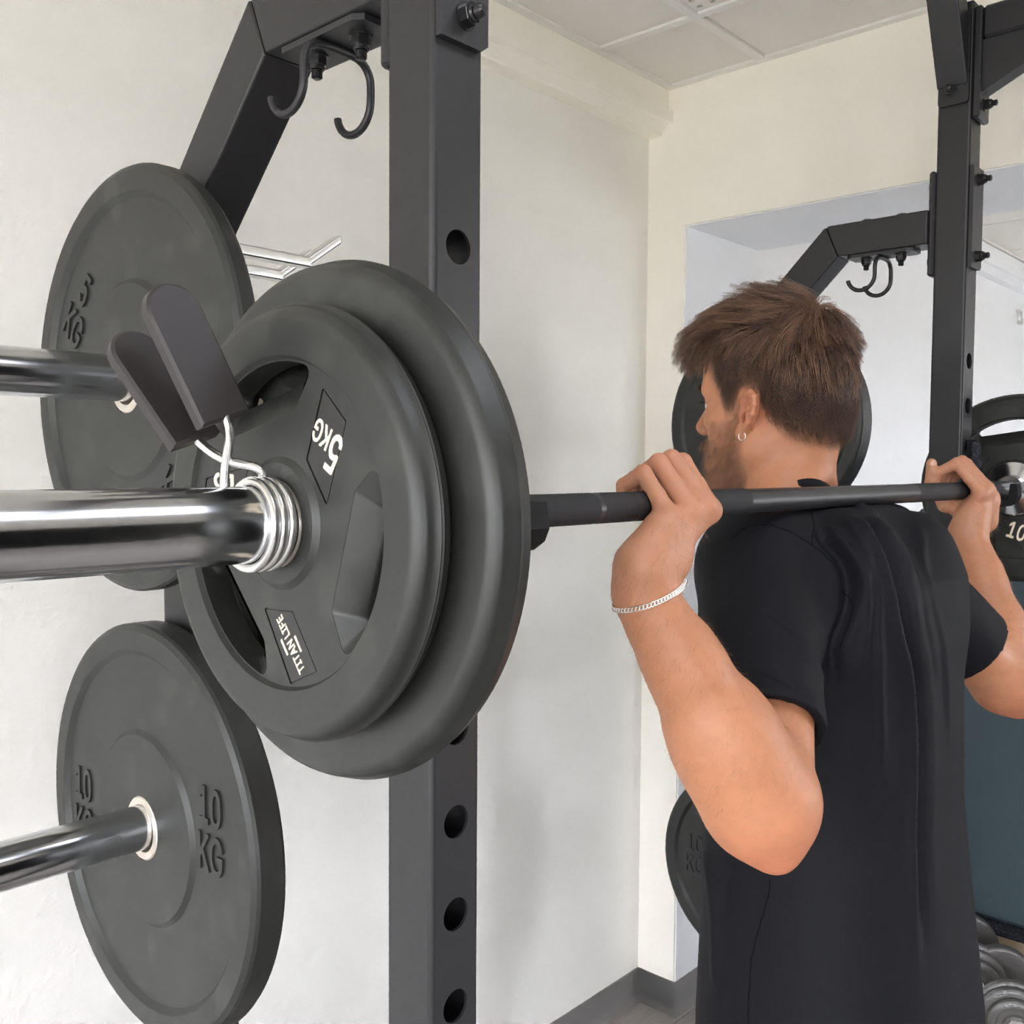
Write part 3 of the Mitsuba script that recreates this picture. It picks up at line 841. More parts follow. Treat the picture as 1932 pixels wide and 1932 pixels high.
def surface(prims, h, lo, hi, n=16, keep=None):
    """Surface nets over the blocks that the surface passes through."""
    lo, hi = np.asarray(lo, float), np.asarray(hi, float)
    B = h * n
    nb = np.ceil((hi - lo) / B).astype(int)
    I = np.stack(np.meshgrid(*[np.arange(v) for v in nb], indexing='ij'), -1).reshape(-1, 3)
    C = lo + (I + .5) * B
    d = sdf(prims, C)
    hd = B * math.sqrt(3) / 2
    I = I[np.abs(d) < hd * 1.7 + h * 2]
    o = np.stack(np.meshgrid(*[np.arange(-1, n + 2)] * 3, indexing='ij'), -1).reshape(-1, 3)
    m = n + 3
    dims = nb * n + 4
    VK, VP, Q = [], [], []
    corner = np.stack(np.meshgrid([0, 1], [0, 1], [0, 1], indexing='ij'), -1).reshape(-1, 3)
    edges = [(i, j) for i in range(8) for j in range(i + 1, 8) if np.abs(corner[i] - corner[j]).sum() == 1]
    for b in I:
        g = b * n + o
        P = lo + g * h
        D = sdf_local(prims, lo + (b + .5) * B, hd + 2 * h, P).reshape(m, m, m)
        S = D < 0
        if S.all() or not S.any(): continue
        cs = np.stack([S[c[0]:m - 1 + c[0], c[1]:m - 1 + c[1], c[2]:m - 1 + c[2]] for c in corner], -1)
        cnt = cs.sum(-1)
        act = np.argwhere((cnt > 0) & (cnt < 8))
        if not len(act): continue
        dv = np.stack([D[act[:, 0] + c[0], act[:, 1] + c[1], act[:, 2] + c[2]] for c in corner], -1)
        acc, num = np.zeros((len(act), 3)), np.zeros(len(act))
        for i, j in edges:
            a, bb = dv[:, i], dv[:, j]
            cr = (a < 0) != (bb < 0)
            t = np.where(cr, a / np.where(cr, a - bb, 1), 0)
            acc += np.where(cr[:, None], corner[i] + t[:, None] * (corner[j] - corner[i]), 0)
            num += cr
        pos = acc / num[:, None] + act - 1 + b * n
        gid = act - 1 + b * n + 2
        key = (gid[:, 0] * dims[1] + gid[:, 1]) * dims[2] + gid[:, 2]
        VK.append(key); VP.append(lo + pos * h)
        for ax in range(3):
            s0 = [slice(1, n + 1)] * 3
            s1 = list(s0); s1[ax] = slice(2, n + 2)
            A, Bv = S[tuple(s0)], S[tuple(s1)]
            for flip in (False, True):
                e = np.argwhere((A & ~Bv) if not flip else (~A & Bv))
                if not len(e): continue
                e = e + b * n + 2
                u, v = [(1, 2), (2, 0), (0, 1)][ax]
                offs = [(0, 0), (-1, 0), (-1, -1), (0, -1)]
                if flip: offs = offs[::-1]
                q = []
                for ou, ov in offs:
                    c_ = e.copy(); c_[:, u] += ou; c_[:, v] += ov
                    q.append((c_[:, 0] * dims[1] + c_[:, 1]) * dims[2] + c_[:, 2])
                Q.append(np.stack(q, -1))
    VK, VP, Q = np.concatenate(VK), np.concatenate(VP), np.concatenate(Q)
    uk, first = np.unique(VK, return_index=True)
    V = VP[first]
    F = np.searchsorted(uk, Q)
    F = np.vstack([F[:, [0, 1, 2]], F[:, [0, 2, 3]]])
    return trimesh.Trimesh(V, F, process=False)


def relax(m, it=3, lam=.5):
    """Taubin smoothing: pairs of a shrinking and a growing step."""
    from scipy.sparse import coo_matrix, diags
    e = np.vstack([m.faces[:, [0, 1]], m.faces[:, [1, 2]], m.faces[:, [2, 0]]])
    e = np.vstack([e, e[:, ::-1]])
    n = len(m.vertices)
    A = coo_matrix((np.ones(len(e)), (e[:, 0], e[:, 1])), (n, n)).tocsr()
    A.data[:] = 1
    deg = np.asarray(A.sum(1)).ravel()
    v = np.asarray(m.vertices).copy()
    on = (deg > 0)[:, None]
    W = diags(1 / np.maximum(deg, 1)) @ A
    for i in range(2 * it):
        v = v + np.where(on, (W @ v - v) * (lam if i % 2 == 0 else -lam - .03), 0)
    m.vertices = v
    return m


def vnormals(m):
    n = np.zeros_like(m.vertices)
    v, f = m.vertices, m.faces
    fn = np.cross(v[f[:, 1]] - v[f[:, 0]], v[f[:, 2]] - v[f[:, 0]])
    for k in range(3): np.add.at(n, f[:, k], fn)
    return n / (np.linalg.norm(n, axis=1, keepdims=True) + 1e-20)


A_ = lambda *q: np.array(q, float)
MX = 1.280                                   # plane of symmetry of shoulders and arms
HX, HY, HZ = 1.265, .657, 1.622              # head: between the ears
def mir(p, s): return A_(MX + s * (p[0] - MX), p[1], p[2]) if s > 0 else A_(*p)      # s<0: his left, as given; s>0: his right
def mirror(p): return A_(2 * MX - p[0], p[1], p[2])
def hd(s, f, u): return A_(HX + s, HY + f, HZ + u)

skin = []
# torso and neck (under the shirt)
skin += [el((1.28, .585, 1.34), (.165, .105, .17), .04), el((1.28, .585, 1.12), (.150, .100, .22), .06), el((1.28, .585, .95), (.160, .105, .13), .06)]
skin += [rc((1.275, .632, 1.43), (1.268, .641, 1.50), .064, .058, .03), rc((1.268, .641, 1.50), (1.266, .624, 1.60), .058, .060, .03)]
for s in (-1, 1):
    skin += [rc((1.270 + s * .018, .634, 1.545), (1.28 + s * .13, .614, 1.440), .030, .034, .03)]            # trapezius
    skin += [rc((1.265 + s * .054, .640, 1.585), (1.268 + s * .022, .672, 1.46), .017, .016, .02)]           # neck muscle behind the jaw
# skull and face
skin += [el(hd(0, -.006, .062), (.0765, .098, .102), .02), el(hd(0, .030, -.012), (.064, .066, .088), .03), el(hd(0, -.041, .022), (.065, .055, .066), .03)]
for s in (-1, 1):
    skin += [rc(hd(s * .054, .004, -.050), hd(s * .018, .078, -.096), .019, .018, .022), rc(hd(s * .056, .008, -.03), hd(s * .054, .004, -.052), .020, .019, .02)]
    skin += [el(hd(s * .047, .056, -.006), (.020, .026, .020), .022), rc(hd(s * .046, .078, .034), hd(s * .010, .094, .032), .011, .010, .014)]
    skin += [rc(hd(s * .050, .050, -.03), hd(s * .040, .072, -.07), .016, .014, .02)]
skin += [el(hd(0, .066, .072), (.056, .032, .045), .03)]
skin += [rc(hd(0, .094, .024), hd(0, .1165, -.016), .0075, .0105, .012), el(hd(.011, .105, -.021), (.0085, .012, .0085), .006), el(hd(-.011, .105, -.021), (.0085, .012, .0085), .006)]
skin += [rc(hd(-.020, .090, -.047), hd(.020, .090, -.047), .011, .011, .014), rc(hd(-.018, .0975, -.051), hd(.018, .0975, -.051), .0055, .0055, .006), rc(hd(-.015, .0955, -.061), hd(.015, .0955, -.061), .006, .006, .006), el(hd(0, .083, -.092), (.024, .020, .019), .016)]
skin += [rc(hd(-.024, .104, -.056), hd(.024, .104, -.056), .0016, .0016, .004, '-')]
for s in (-1, 1):
    skin += [el(hd(s * .033, .098, .013), (.017, .014, .0105), .012, '-'), el(hd(s * .032, .0800, .013), (.0125, .0125, .0125), .002)]
    skin += [rc(hd(s * .020, .0905, .0195), hd(s * .045, .0815, .0185), .0042, .0040, .004), rc(hd(s * .021, .0895, .006), hd(s * .044, .0815, .006), .0030, .0030, .004)]
    # ear, tilted backwards and flared away from the skull
    E0 = hd(s * .0775, -.002, -.003)
    tl, fl = math.radians(13), math.radians(28)
    up = A_(0, -math.sin(tl), math.cos(tl)); bk = A_(s * math.sin(fl), -math.cos(fl) * math.cos(tl), -math.cos(fl) * math.sin(tl))
    out = np.cross(bk, up) * (1 if s < 0 else -1)
    out = out if out[0] * s > 0 else -out
    ear = lambda b, u, o=0.0: E0 + bk * b + up * u + out * o
    Rm = np.column_stack([bk, up, out])
    skin += [el(ear(.005, .003, .001), (.0155, .0265, .0055), .008, '+', Rm), el(ear(-.004, -.023, .002), (.0085, .0110, .0048), .007, '+', Rm)]
    hel = [ear(-.012, .004, .004), ear(-.012, .014, .006), ear(-.006, .0245, .007), ear(.004, .0285, .008), ear(.014, .024, .008), ear(.0195, .013, .008), ear(.0195, .001, .0075), ear(.015, -.011, .007), ear(.006, -.020, .005)]
    skin += chain(hel, [.0030, .0034, .0036, .0038, .0040, .0038, .0036, .0034, .0034], .004)
    skin += [el(ear(.002, -.004, .0065), (.0085, .0110, .0085), .005, '-', Rm), el(ear(.011, .014, .009), (.0035, .010, .0050), .004, '-', Rm), el(ear(.001, .0165, .0090), (.0065, .0050, .0055), .004, '-', Rm), el(ear(-.005, -.006, .001), (.0035, .0050, .0075), .003, '-', Rm)]
    skin += chain([ear(.0065, .020, .0065), ear(.0095, .008, .008), ear(.0105, -.002, .0075), ear(.0075, -.012, .006)], [.0022, .0028, .0028, .0024], .005)
    skin += [el(ear(-.0105, -.004, .0045), (.0042, .0062, .0042), .004, '+', Rm), rc(ear(.002, -.017, .0045), ear(-.004, -.015, .0045), .0030, .0030, .004)]

# arms
SH, EL, WR = A_(1.088, .590, 1.415), A_(.880, .458, 1.200), A_(.773, .535, 1.433)
WRr = A_(1.705, .533, 1.440)
arm_axis = {}
for s in (-1, 1):
    sh, e, w = (SH, EL, WR) if s < 0 else (mirror(SH), mirror(EL), WRr)
    du, df = e - sh, w - e
    arm_axis[s] = (sh, e, w)
    out = A_(s, 0, 0)
    skin += [rc(sh, sh + du * .5, .058, .052, .03), rc(sh + du * .45, e - du * .06, .052, .043, .03)]
    skin += [rc(sh + du * .55 + A_(0, -.014, -.008), e - du * .12 + A_(0, -.012, -.006), .036, .030, .03)]        # triceps
    u1 = df / np.linalg.norm(df)
    side = np.cross(u1, du / np.linalg.norm(du)); side /= np.linalg.norm(side)
    tip = e + (du / np.linalg.norm(du) * 1.1 - u1) * .021
    skin += [el(e, (.042, .042, .042), .03), rc(e, tip, .034, .0165, .022)]
    skin += [rc(e + df * .04, e + df * .34, .044, .0475, .03), rc(e + df * .30, e + df * .72, .047, .0335, .03)]
    # flesh on the thumb side and on the little-finger side
    lat = A_(s, .5, 0) - u1 * (A_(s, .5, 0) @ u1); lat /= np.linalg.norm(lat)
    skin += [rc(e + df * .08 - lat * .014 * (1), e + df * .42 - lat * .010, .036, .030, .03), rc(e + df * .10 + lat * .016, e + df * .45 + lat * .012, .036, .030, .03)]
    skin += [rc(e + df * .66 + lat * .003, w - df * .03 + lat * .006, .0325, .0235, .03)]
    skin += [rc(w - df * .12 + lat * .010, w + lat * .011, .0220, .0200, .02), rc(w - df * .12 - lat * .003, w - lat * .002, .0200, .0180, .02)]

# hands: wrist, palm, knuckles and fingers closed round the bar
Lmcp = {'index': A_(.8550, .5130, 1.5045), 'middle': A_(.8390, .5105, 1.5110), 'ring': A_(.8170, .5135, 1.5060), 'little': A_(.7920, .5190, 1.4985)}
Lpip = {'index': A_(.8620, .5510, 1.5525), 'middle': A_(.8400, .5500, 1.5555), 'ring': A_(.8180, .5500, 1.5520), 'little': A_(.7950, .5530, 1.5415)}
Ldip = {'index': A_(.8660, .5800, 1.5360), 'middle': A_(.8420, .5815, 1.5370), 'ring': A_(.8185, .5800, 1.5350), 'little': A_(.7960, .5770, 1.5290)}
Ltip = {'index': A_(.8640, .5835, 1.5130), 'middle': A_(.8415, .5850, 1.5110), 'ring': A_(.8190, .5830, 1.5100), 'little': A_(.7975, .5800, 1.5090)}
FR = {'index': (.0118, .0098, .0086, .0074), 'middle': (.0122, .0100, .0087, .0075), 'ring': (.0116, .0094, .0082, .0071), 'little': (.0108, .0086, .0074, .0064)}
nails = []
for s in (-1, 1):
    sh, e, w = arm_axis[s]
    dx = A_(0, 0, .0030) if s > 0 else A_(0, 0, 0)
    g = (lambda p: p + dx) if s < 0 else (lambda p: mirror(p) + dx)
    carp = w * .62 + g(A_(.818, .520, 1.497)) * .38
    tm_ = {f: carp + (i - 1.5) * (g(Lmcp['index']) - g(Lmcp['little'])) * .16 for i, f in enumerate(('index', 'middle', 'ring', 'little'))}
    for f in ('index', 'middle', 'ring', 'little'):
        a, b, c, d = g(Lmcp[f]), g(Lpip[f]), g(Ldip[f]), g(Ltip[f])
        r = FR[f]
        skin += [rc(w * .85 + carp * .15 + lat * .004, tm_[f], .0200, .0180, .018), rc(tm_[f] + A_(0, .004, 0), a + A_(0, .005, -.004), .0165, .0115, .016)]
        skin += [rc(a, a, r[0] * .98, r[0] * .98, .008), rc(a, a * .5 + b * .5, r[0] * .97, r[1] * 1.04, .0035), rc(a * .5 + b * .5, b, r[1] * 1.04, r[1], .003), rc(b, c, r[1] * .95, r[2], .003), rc(c, d, r[2] * .97, r[3], .003)]
    # heel of the hand: little-finger side and thumb ball
    hx = 0 if s < 0 else .018
    skin += [rc(g(A_(.7610 + hx, .532, 1.456)), g(A_(.7790 + hx * .5, .522, 1.486)), .0240, .0175, .016), rc(g(A_(.796, .540, 1.470)), g(A_(.826, .547, 1.482)), .0180, .0150, .016)]
    # thumb behind the bar, its tip standing above it
    t0, t1, t2, t3 = g(A_(.812, .548, 1.474)), g(A_(.850, .572, 1.482)), g(A_(.8640, .5905, 1.520)), g(A_(.8700, .5895, 1.5520))
    if s < 0: t3 = A_(.862, .5900, 1.5440)
    skin += [rc(t0, t1, .0165, .0125, .012), rc(t1, t2, .0122, .0108, .004), rc(t2, t3, .0110, .0086, .004)]
    nails.append((t2, t3, s))
skin += [Prim(lambda p: np.maximum(p[:, 1] - (.577 - .75 * np.maximum(0, p[:, 2] - 1.522)), np.maximum(1.476 - p[:, 2], np.abs(p[:, 0] - 1.28) - .25)), (1.28, .56, 1.50), .4, .012, '-')]
skin += [rc((.60, BY, BZ), (1.95, BY, BZ), .0148, .0148, .002, '-')]          # palms, fingers and neck press against the bar
body = surface(skin, .0022, (.60, .32, .79), (1.96, .86, 1.80))
relax(body, 2)
BV, BN = body.vertices.copy(), vnormals(body)


def gauss(d, w): return np.exp(-(d / w) ** 2)
def sm(a, b, x):
    t = np.clip((x - a) / (b - a), 0, 1); return t * t * (3 - 2 * t)


def hairline(y):
    """Height of the lower edge of the hair at the side of the head, from nape to brow."""
    return np.interp(y, [.54, .575, .605, .632, .645, .668, .683, .694, .706, .722, .74, .79], [1.575, 1.578, 1.588, 1.612, 1.652, 1.660, 1.628, 1.622, 1.655, 1.672, 1.690, 1.700])


# skin colour: tanned arms, redder knuckles, elbows and ears, shaved and bearded areas darker
lum = meshkit.fbm(BV * 38, 3, 2) - .5
fine = meshkit.noise(BV * 420, 5) - .5
mott = meshkit.fbm(BV * 95, 3, 12) - .5
base = np.tile(A_(.440, .190, .100), (len(BV), 1)) * (1 + .16 * lum[:, None] + .12 * mott[:, None] + .06 * fine[:, None])
red = np.zeros(len(BV))
for s in (-1, 1):
    sh, e, w = arm_axis[s]
    red += .8 * gauss(np.linalg.norm(BV - (e + A_(0, -.01, -.03)), axis=1), .045)
    g = (lambda p: p) if s < 0 else mirror
    for f in Lmcp: red += .45 * gauss(np.linalg.norm(BV - g(Lmcp[f]), axis=1), .011) + .45 * gauss(np.linalg.norm(BV - g(Lpip[f]), axis=1), .010) + .3 * gauss(np.linalg.norm(BV - g(Ldip[f]), axis=1), .009)
    red += .7 * gauss(np.linalg.norm(BV - hd(s * .085, -.004, 0), axis=1), .022)
hand = sm(1.39, 1.49, BV[:, 2]) * ((BV[:, 0] < .91) | (BV[:, 0] > 1.62))
base = base * (1 - .65 * hand[:, None]) + .65 * hand[:, None] * A_(.475, .232, .143) * (1 + .10 * lum[:, None] + .10 * mott[:, None])
red += .55 * gauss(np.linalg.norm(BV - hd(0, .122, -.016), axis=1), .014)
red = np.clip(red, 0, 1)[:, None]
base = base * (1 - red) + base * A_(1.08, .80, .84) * red
P_ = BV - A_(HX, HY, HZ)
headm = (BV[:, 2] > 1.50) & (np.abs(P_[:, 0]) < .11) & (np.linalg.norm(P_, axis=1) < .22)
# stubble where the hair is cropped, and under the beard
crop = headm & (BV[:, 2] > hairline(BV[:, 1]) - .012) & (np.linalg.norm(BV - hd(np.sign(P_[0, 0]) * 0, 0, 0), axis=1) > 0) & (np.abs(P_[:, 0]) < .082)
cr = np.where(headm & (np.abs(P_[:, 0]) < .0835), .35 * sm(-.012, .008, BV[:, 2] - hairline(BV[:, 1])) + .65 * sm(.0, .045, BV[:, 2] - hairline(BV[:, 1])), 0)
earm = np.zeros(len(BV))
for s in (-1, 1): earm = np.maximum(earm, (np.abs(BV[:, 0] - (HX + s * .088)) < .0105) * (np.abs(P_[:, 1] + .004) < .032) * (np.abs(P_[:, 2]) < .034))
cr = cr * (1 - earm)
base = base * (1 - .88 * cr[:, None]) + A_(.036, .020, .013) * .88 * cr[:, None]
F_, U_ = P_[:, 1], P_[:, 2]
beard = headm * sm(-.004, .014, F_ + .0 - .006) * (U_ < .02) * sm(-.150, -.095, U_ - .0) * np.where(U_ > -.012 - .0, gauss(F_ - .022, .016), 1.0)
beard = np.where((U_ < -.010) & (F_ > .062) & (U_ > -.036) , beard * .12, beard)
beard = np.where((U_ < -.0) & (U_ > -.045) & (F_ > .040) & (F_ <= .062), beard * .75, beard)
beard = np.where((np.abs(P_[:, 0]) < .022) & (U_ > -.064) & (U_ < -.046) & (F_ > .09), 0, beard) * (1 - earm)
base = base * (1 - .36 * beard[:, None]) + A_(.19, .090, .050) * .36 * beard[:, None]
lips = (np.abs(P_[:, 0]) < .024) & (U_ > -.066) & (U_ < -.046) & (F_ > .094)
base = np.where(lips[:, None], base * A_(1.0, .62, .62), base)
for s in (-1, 1):                       # eyes: white, iris, and dark brows
    ec = hd(s * .032, .080, .013)
    de = np.linalg.norm(BV - ec, axis=1)
    white = (de < .0132) & (F_ > .083)
    base = np.where(white[:, None], A_(.62, .58, .54), base)
    iris = white & (np.hypot(P_[:, 0] - s * .032, U_ - .013) < .0058)
    base = np.where(iris[:, None], A_(.05, .07, .08), base)
man = thing('person', 'man in a black T-shirt seen from behind, holding the barbell on his shoulders', 'person')
principled('mat_skin', {'type': 'mesh_attribute', 'name': 'vertex_color'}, 0.48, 0.42, bump=lambda p, n, uv: mikit.noise(p.x * 900, p.y * 900, p.z * 900) + .8 * mikit.noise(p.x * 320, p.y * 320, p.z * 320), scale=0.00012, eps=3e-4)
scene[man + '__body'] = mikit.ply(body, 'mat_skin', smooth=True, color=np.clip(base, 0, 1))
# finger nails of the two thumbs
principled('mat_nail', (.70, .43, .34), 0.28, 0.5)
for t2, t3, s in nails:
    ax_ = (t3 - t2) / np.linalg.norm(t3 - t2)
    nn = A_(-.72, -.69, 0); nn = nn - ax_ * (nn @ ax_); nn /= np.linalg.norm(nn)
    ww = np.cross(ax_, nn)
    m_ = trimesh.creation.icosphere(3)
    m_.vertices = (t3 + ax_ * .0005 + nn * .0068) + np.outer(m_.vertices[:, 0] * .0052, ww) + np.outer(m_.vertices[:, 1] * .0062, ax_) + np.outer(m_.vertices[:, 2] * .0022, nn)
    part(man, 'thumb_nail', m_, 'mat_nail', True)

# ---------------------------------------------------------------- T-shirt
SX = A_(1.283, .575)
LV = np.array([  # z, half width, half depth, centre x, centre y
    [.66, .222, .172, 1.290, .552], [.80, .220, .170, 1.290, .553], [.95, .208, .160, 1.288, .560], [1.10, .200, .152, 1.286, .568], [1.22, .200, .152, 1.285, .572],
    [1.32, .205, .152, 1.284, .577], [1.40, .200, .140, 1.283, .585], [1.45, .175, .110, 1.281, .600], [1.49, .130, .082, 1.278, .612], [1.53, .086, .066, 1.272, .620], [1.56, .06, .05, 1.27, .622]])


def torso_fn(p):
    z = p[:, 2]
    a, b, cx, cy = (np.interp(z, LV[:, 0], LV[:, i]) for i in (1, 2, 3, 4))
    q = 2.5
    r = ((np.abs(p[:, 0] - cx) / a) ** q + (np.abs(p[:, 1] - cy) / b) ** q) ** (1 / q)
    d = (r - 1) * np.minimum(a, b)
    return np.maximum(d, np.maximum(.70 - z, z - 1.510))


shirt = [Prim(torso_fn, (1.28, .58, 1.1), .60, .02)]
cuff = {}
for s in (-1, 1):
    sh, e, w = arm_axis[s]
    du = e - sh; L_ = np.linalg.norm(du); u1 = du / L_
    c0 = sh + du * .70
    tilt = u1 + A_(s * .10, -.10, -.10); tilt /= np.linalg.norm(tilt)
    cuff[s] = (c0, tilt)
    a, b = rc(sh + A_(-s * .012, 0, .002), sh + du * .40, .073, .068, .05), rc(sh + du * .38, sh + du * .95, .0685, .0665, .05)
    def sleeve(p, a=a, b=b, c0=c0, tilt=tilt):
        return np.maximum(np.minimum(a.fn(p), b.fn(p)), (p - c0) @ tilt)
    shirt += [Prim(sleeve, sh + du * .35, .24, .045)]
    shirt += [rc((1.275 + s * .045, .622, 1.468), sh + A_(-s * .02, .0, .018), .040, .056, .05)]
    shirt += [el((1.284 + s * .095, .495, 1.375), (.085, .055, .110), .05)]
shirt += [rc((1.235, .560, 1.468), (1.325, .560, 1.468), .040, .040, .05)]
for s in (-1, 1):
    sh, e, w = arm_axis[s]; du = e - sh
    shirt += [rc(sh + du * .66, sh + du * 1.1, .0560, .0600, .003, '-')]
shirt += [Prim(lambda p: np.maximum(p[:, 1] - .5705, BZ - .0130 - p[:, 2]), (1.28, .56, 1.50), .5, .010, '-')]
shirt += [rc((1.267, .643, 1.44), (1.266, .643, 1.60), .069, .069, .006, '-')]
shirt += [rc((.60, BY, BZ), (1.95, BY, BZ), .0152, .0152, .006, '-')]
tee = surface(shirt, .0042, (.85, .36, .68), (1.72, .80, 1.56), n=12)
relax(tee, 4)
# folds: polylines on the cloth (points on the back, seen from behind), each with width, height and how far it reaches
TV = tee.vertices.copy(); TN = vnormals(tee)
CREASE = [(1.205, .505, 1.492), (1.181, .484, 1.483), (1.168, .464, 1.462), (1.166, .451, 1.438), (1.163, .442, 1.411), (1.172, .431, 1.349), (1.196, .427, 1.291), (1.207, .426, 1.234), (1.205, .424, 1.138), (1.200, .418, 1.023), (1.20, .41, .90)]
ARM = [(1.121, .524, 1.475), (1.113, .497, 1.452), (1.110, .481, 1.431), (1.102, .472, 1.402), (1.094, .474, 1.372), (1.087, .481, 1.345), (1.092, .485, 1.295), (1.098, .491, 1.262)]
off = lambda P, dx, dy=0.0: [(x + dx, y + dy, z) for x, y, z in P]
FOLDS = [  # points, width, height
    (CREASE, .0085, -.0105), (off(CREASE, -.017, .004), .011, .0075), (off(CREASE, .030), .012, .0040),
    (ARM, .009, -.0100), (off(ARM[:6], .014, -.004), .009, .0050), (off(ARM[3:], -.018, .002), .011, .0040),
    ([(1.126, .518, 1.473), (1.120, .486, 1.450), (1.119, .469, 1.427), (1.115, .457, 1.386), (1.110, .461, 1.327), (1.111, .474, 1.271)], .0055, .0040),
    ([(1.161, .505, 1.483), (1.136, .478, 1.458), (1.127, .465, 1.431), (1.118, .457, 1.400)], .0050, .0038),
    ([(1.150, .485, 1.473), (1.135, .467, 1.444), (1.131, .455, 1.413), (1.127, .448, 1.365), (1.140, .449, 1.270), (1.148, .445, 1.157)], .0060, .0042),
    ([(1.230, .475, 1.470), (1.212, .456, 1.449), (1.195, .440, 1.386), (1.200, .428, 1.334)], .0060, .0042),
    ([(1.338, .485, 1.475), (1.295, .461, 1.428), (1.262, .440, 1.391), (1.270, .431, 1.351), (1.283, .421, 1.249), (1.300, .419, 1.17)], .0075, .0050),
    ([(1.300, .480, 1.470), (1.255, .455, 1.430), (1.232, .436, 1.391), (1.238, .428, 1.33), (1.245, .421, 1.249)], .0070, -.0045),
    ([(1.225, .523, 1.496), (1.250, .505, 1.489), (1.270, .495, 1.480), (1.296, .488, 1.466)], .0060, .0065),
    ([(1.215, .505, 1.487), (1.240, .490, 1.478), (1.262, .480, 1.466)], .0050, -.0060),
    ([(.973, .576, 1.384), (.970, .503, 1.377), (.987, .464, 1.341), (1.050, .470, 1.305)], .0080, .0035),
    ([(.977, .519, 1.390), (.984, .484, 1.368), (1.001, .466, 1.341), (1.050, .470, 1.325)], .0065, -.0035),
    ([(.922, .510, 1.341), (.930, .472, 1.331), (.958, .442, 1.301)], .0060, -.0030),
    ([(1.119, .671, 1.039), (1.099, .645, .981), (1.091, .636, .917), (1.085, .629, .852)], .012, .0050),
    ([(1.087, .599, 1.095), (1.089, .617, 1.035), (1.089, .626, .963)], .010, -.0050),
    ([(1.105, .520, 1.160), (1.120, .490, 1.050), (1.130, .470, .930), (1.130, .460, .80)], .014, .0045),
    ([(1.420, .47, 1.42), (1.440, .455, 1.34), (1.455, .45, 1.22), (1.465, .45, 1.08)], .012, .0050),
]
disp = np.zeros(len(TV))
for pts, wd, hgt in FOLDS:
    q = smooth_path(pts, 60)
    lo_, hi_ = q.min(0) - .05, q.max(0) + .05
    sel = np.all((TV > lo_) & (TV < hi_), axis=1)
    D = np.linalg.norm(TV[sel][:, None] - q[None], axis=2)
    j = D.argmin(1)
    t = j / 59.0
    disp[sel] += hgt * 1.25 * np.exp(-(D[np.arange(len(j)), j] / wd) ** 2) * sm(0, .08, t) * (1 - sm(.7, 1.0, t))
disp += .0030 * (meshkit.fbm(TV * A_(14, 14, 3.2), 2, 9) - .5) * sm(.70, .8, TV[:, 2])
near = np.abs(np.hypot(TV[:, 1] - BY, TV[:, 2] - BZ) - .0152) < .006
disp[near] = np.minimum(disp[near], 0)
tee.vertices = TV + TN * disp[:, None]
relax(tee, 1)
dd = np.hypot(tee.vertices[:, 1] - BY, tee.vertices[:, 2] - BZ)
push = dd < .0152
if push.any():
    v = tee.vertices.copy(); dr_ = v[push][:, 1:] - A_(BY, BZ); v[push, 1:] = A_(BY, BZ) + dr_ / dd[push][:, None] * .0152; tee.vertices = v
principled('mat_shirt', (.0058, .0060, .0082), 0.68, 0.16, sheen=0.08, bump=lambda p, n, uv: mikit.noise(p.x * 1500, p.y * 1500, p.z * 1500) + mikit.noise(p.x * 600, p.y * 600, p.z * 600), scale=0.00012, eps=3e-4)
part(man, 'shirt', tee, 'mat_shirt', True)
# seams lie on the cloth
from scipy.spatial import cKDTree
TK = cKDTree(tee.vertices)
principled('mat_seam', (.003, .003, .004), .8, .1)
def seam(pts, n=70, r=.0007):
    q = smooth_path(pts, n)
    for _ in range(2):
        d_, i_ = TK.query(q, 4)
        q = (tee.vertices[i_] / (d_[..., None] + 1e-4)).sum(1) / (1 / (d_[..., None] + 1e-4)).sum(1)
        q[1:-1] = (q[:-2] + 2 * q[1:-1] + q[2:]) / 4
    return sweep(q, r, 6)
part(man, 'shirt_seam', seam([(1.180, .556, 1.492), (1.150, .545, 1.487), (1.121, .528, 1.478), (1.092, .516, 1.457)]), 'mat_seam', 60)
part(man, 'shirt_seam', seam([(1.033, .590, 1.460), (1.047, .578, 1.476), (1.058, .561, 1.480), (1.072, .539, 1.474), (1.092, .516, 1.457), (1.100, .501, 1.443), (1.103, .482, 1.422), (1.100, .472, 1.395), (1.094, .474, 1.364), (1.089, .481, 1.336)]), 'mat_seam', 60)
part(man, 'shirt_seam', seam([(1.083, .558, 1.041), (1.083, .559, 1.021), (1.081, .571, .971), (1.078, .578, .925), (1.074, .578, .860), (1.072, .578, .76)]), 'mat_seam', 60)
# ribbed collar and stitched hems
def on_shirt(p0, k=3):
    return p0
ring = [A_(1.266 + .0725 * math.cos(t), .643 + .0700 * math.sin(t), 1.477 + .045 * max(0, math.cos(t + math.radians(125))) ** 2) for t in np.linspace(0, 2 * math.pi, 80)]
col = []
for i, p in enumerate(ring):
    t = i / 79 * 2 * math.pi
    o = A_(math.cos(t), math.sin(t), 0)
    col.append([p + o * .004 + A_(0, 0, -.016), p + o * .0045 + A_(0, 0, .004), p + o * .0025 + A_(0, 0, .011), p - o * .0005 + A_(0, 0, .0105), p - o * .0005 + A_(0, 0, -.016)])
col = np.array(col); n_, k_ = col.shape[:2]
CF = []
for i in range(n_ - 1):
    for j in range(k_):
        j2 = (j + 1) % k_
        a, b, c, d = i * k_ + j, (i + 1) * k_ + j, (i + 1) * k_ + j2, i * k_ + j2
        CF += [(a, b, c), (a, c, d)]
cm = trimesh.Trimesh(col.reshape(-1, 3), np.array(CF), process=False)
part(man, 'shirt_collar', cm, 'mat_shirt', True)
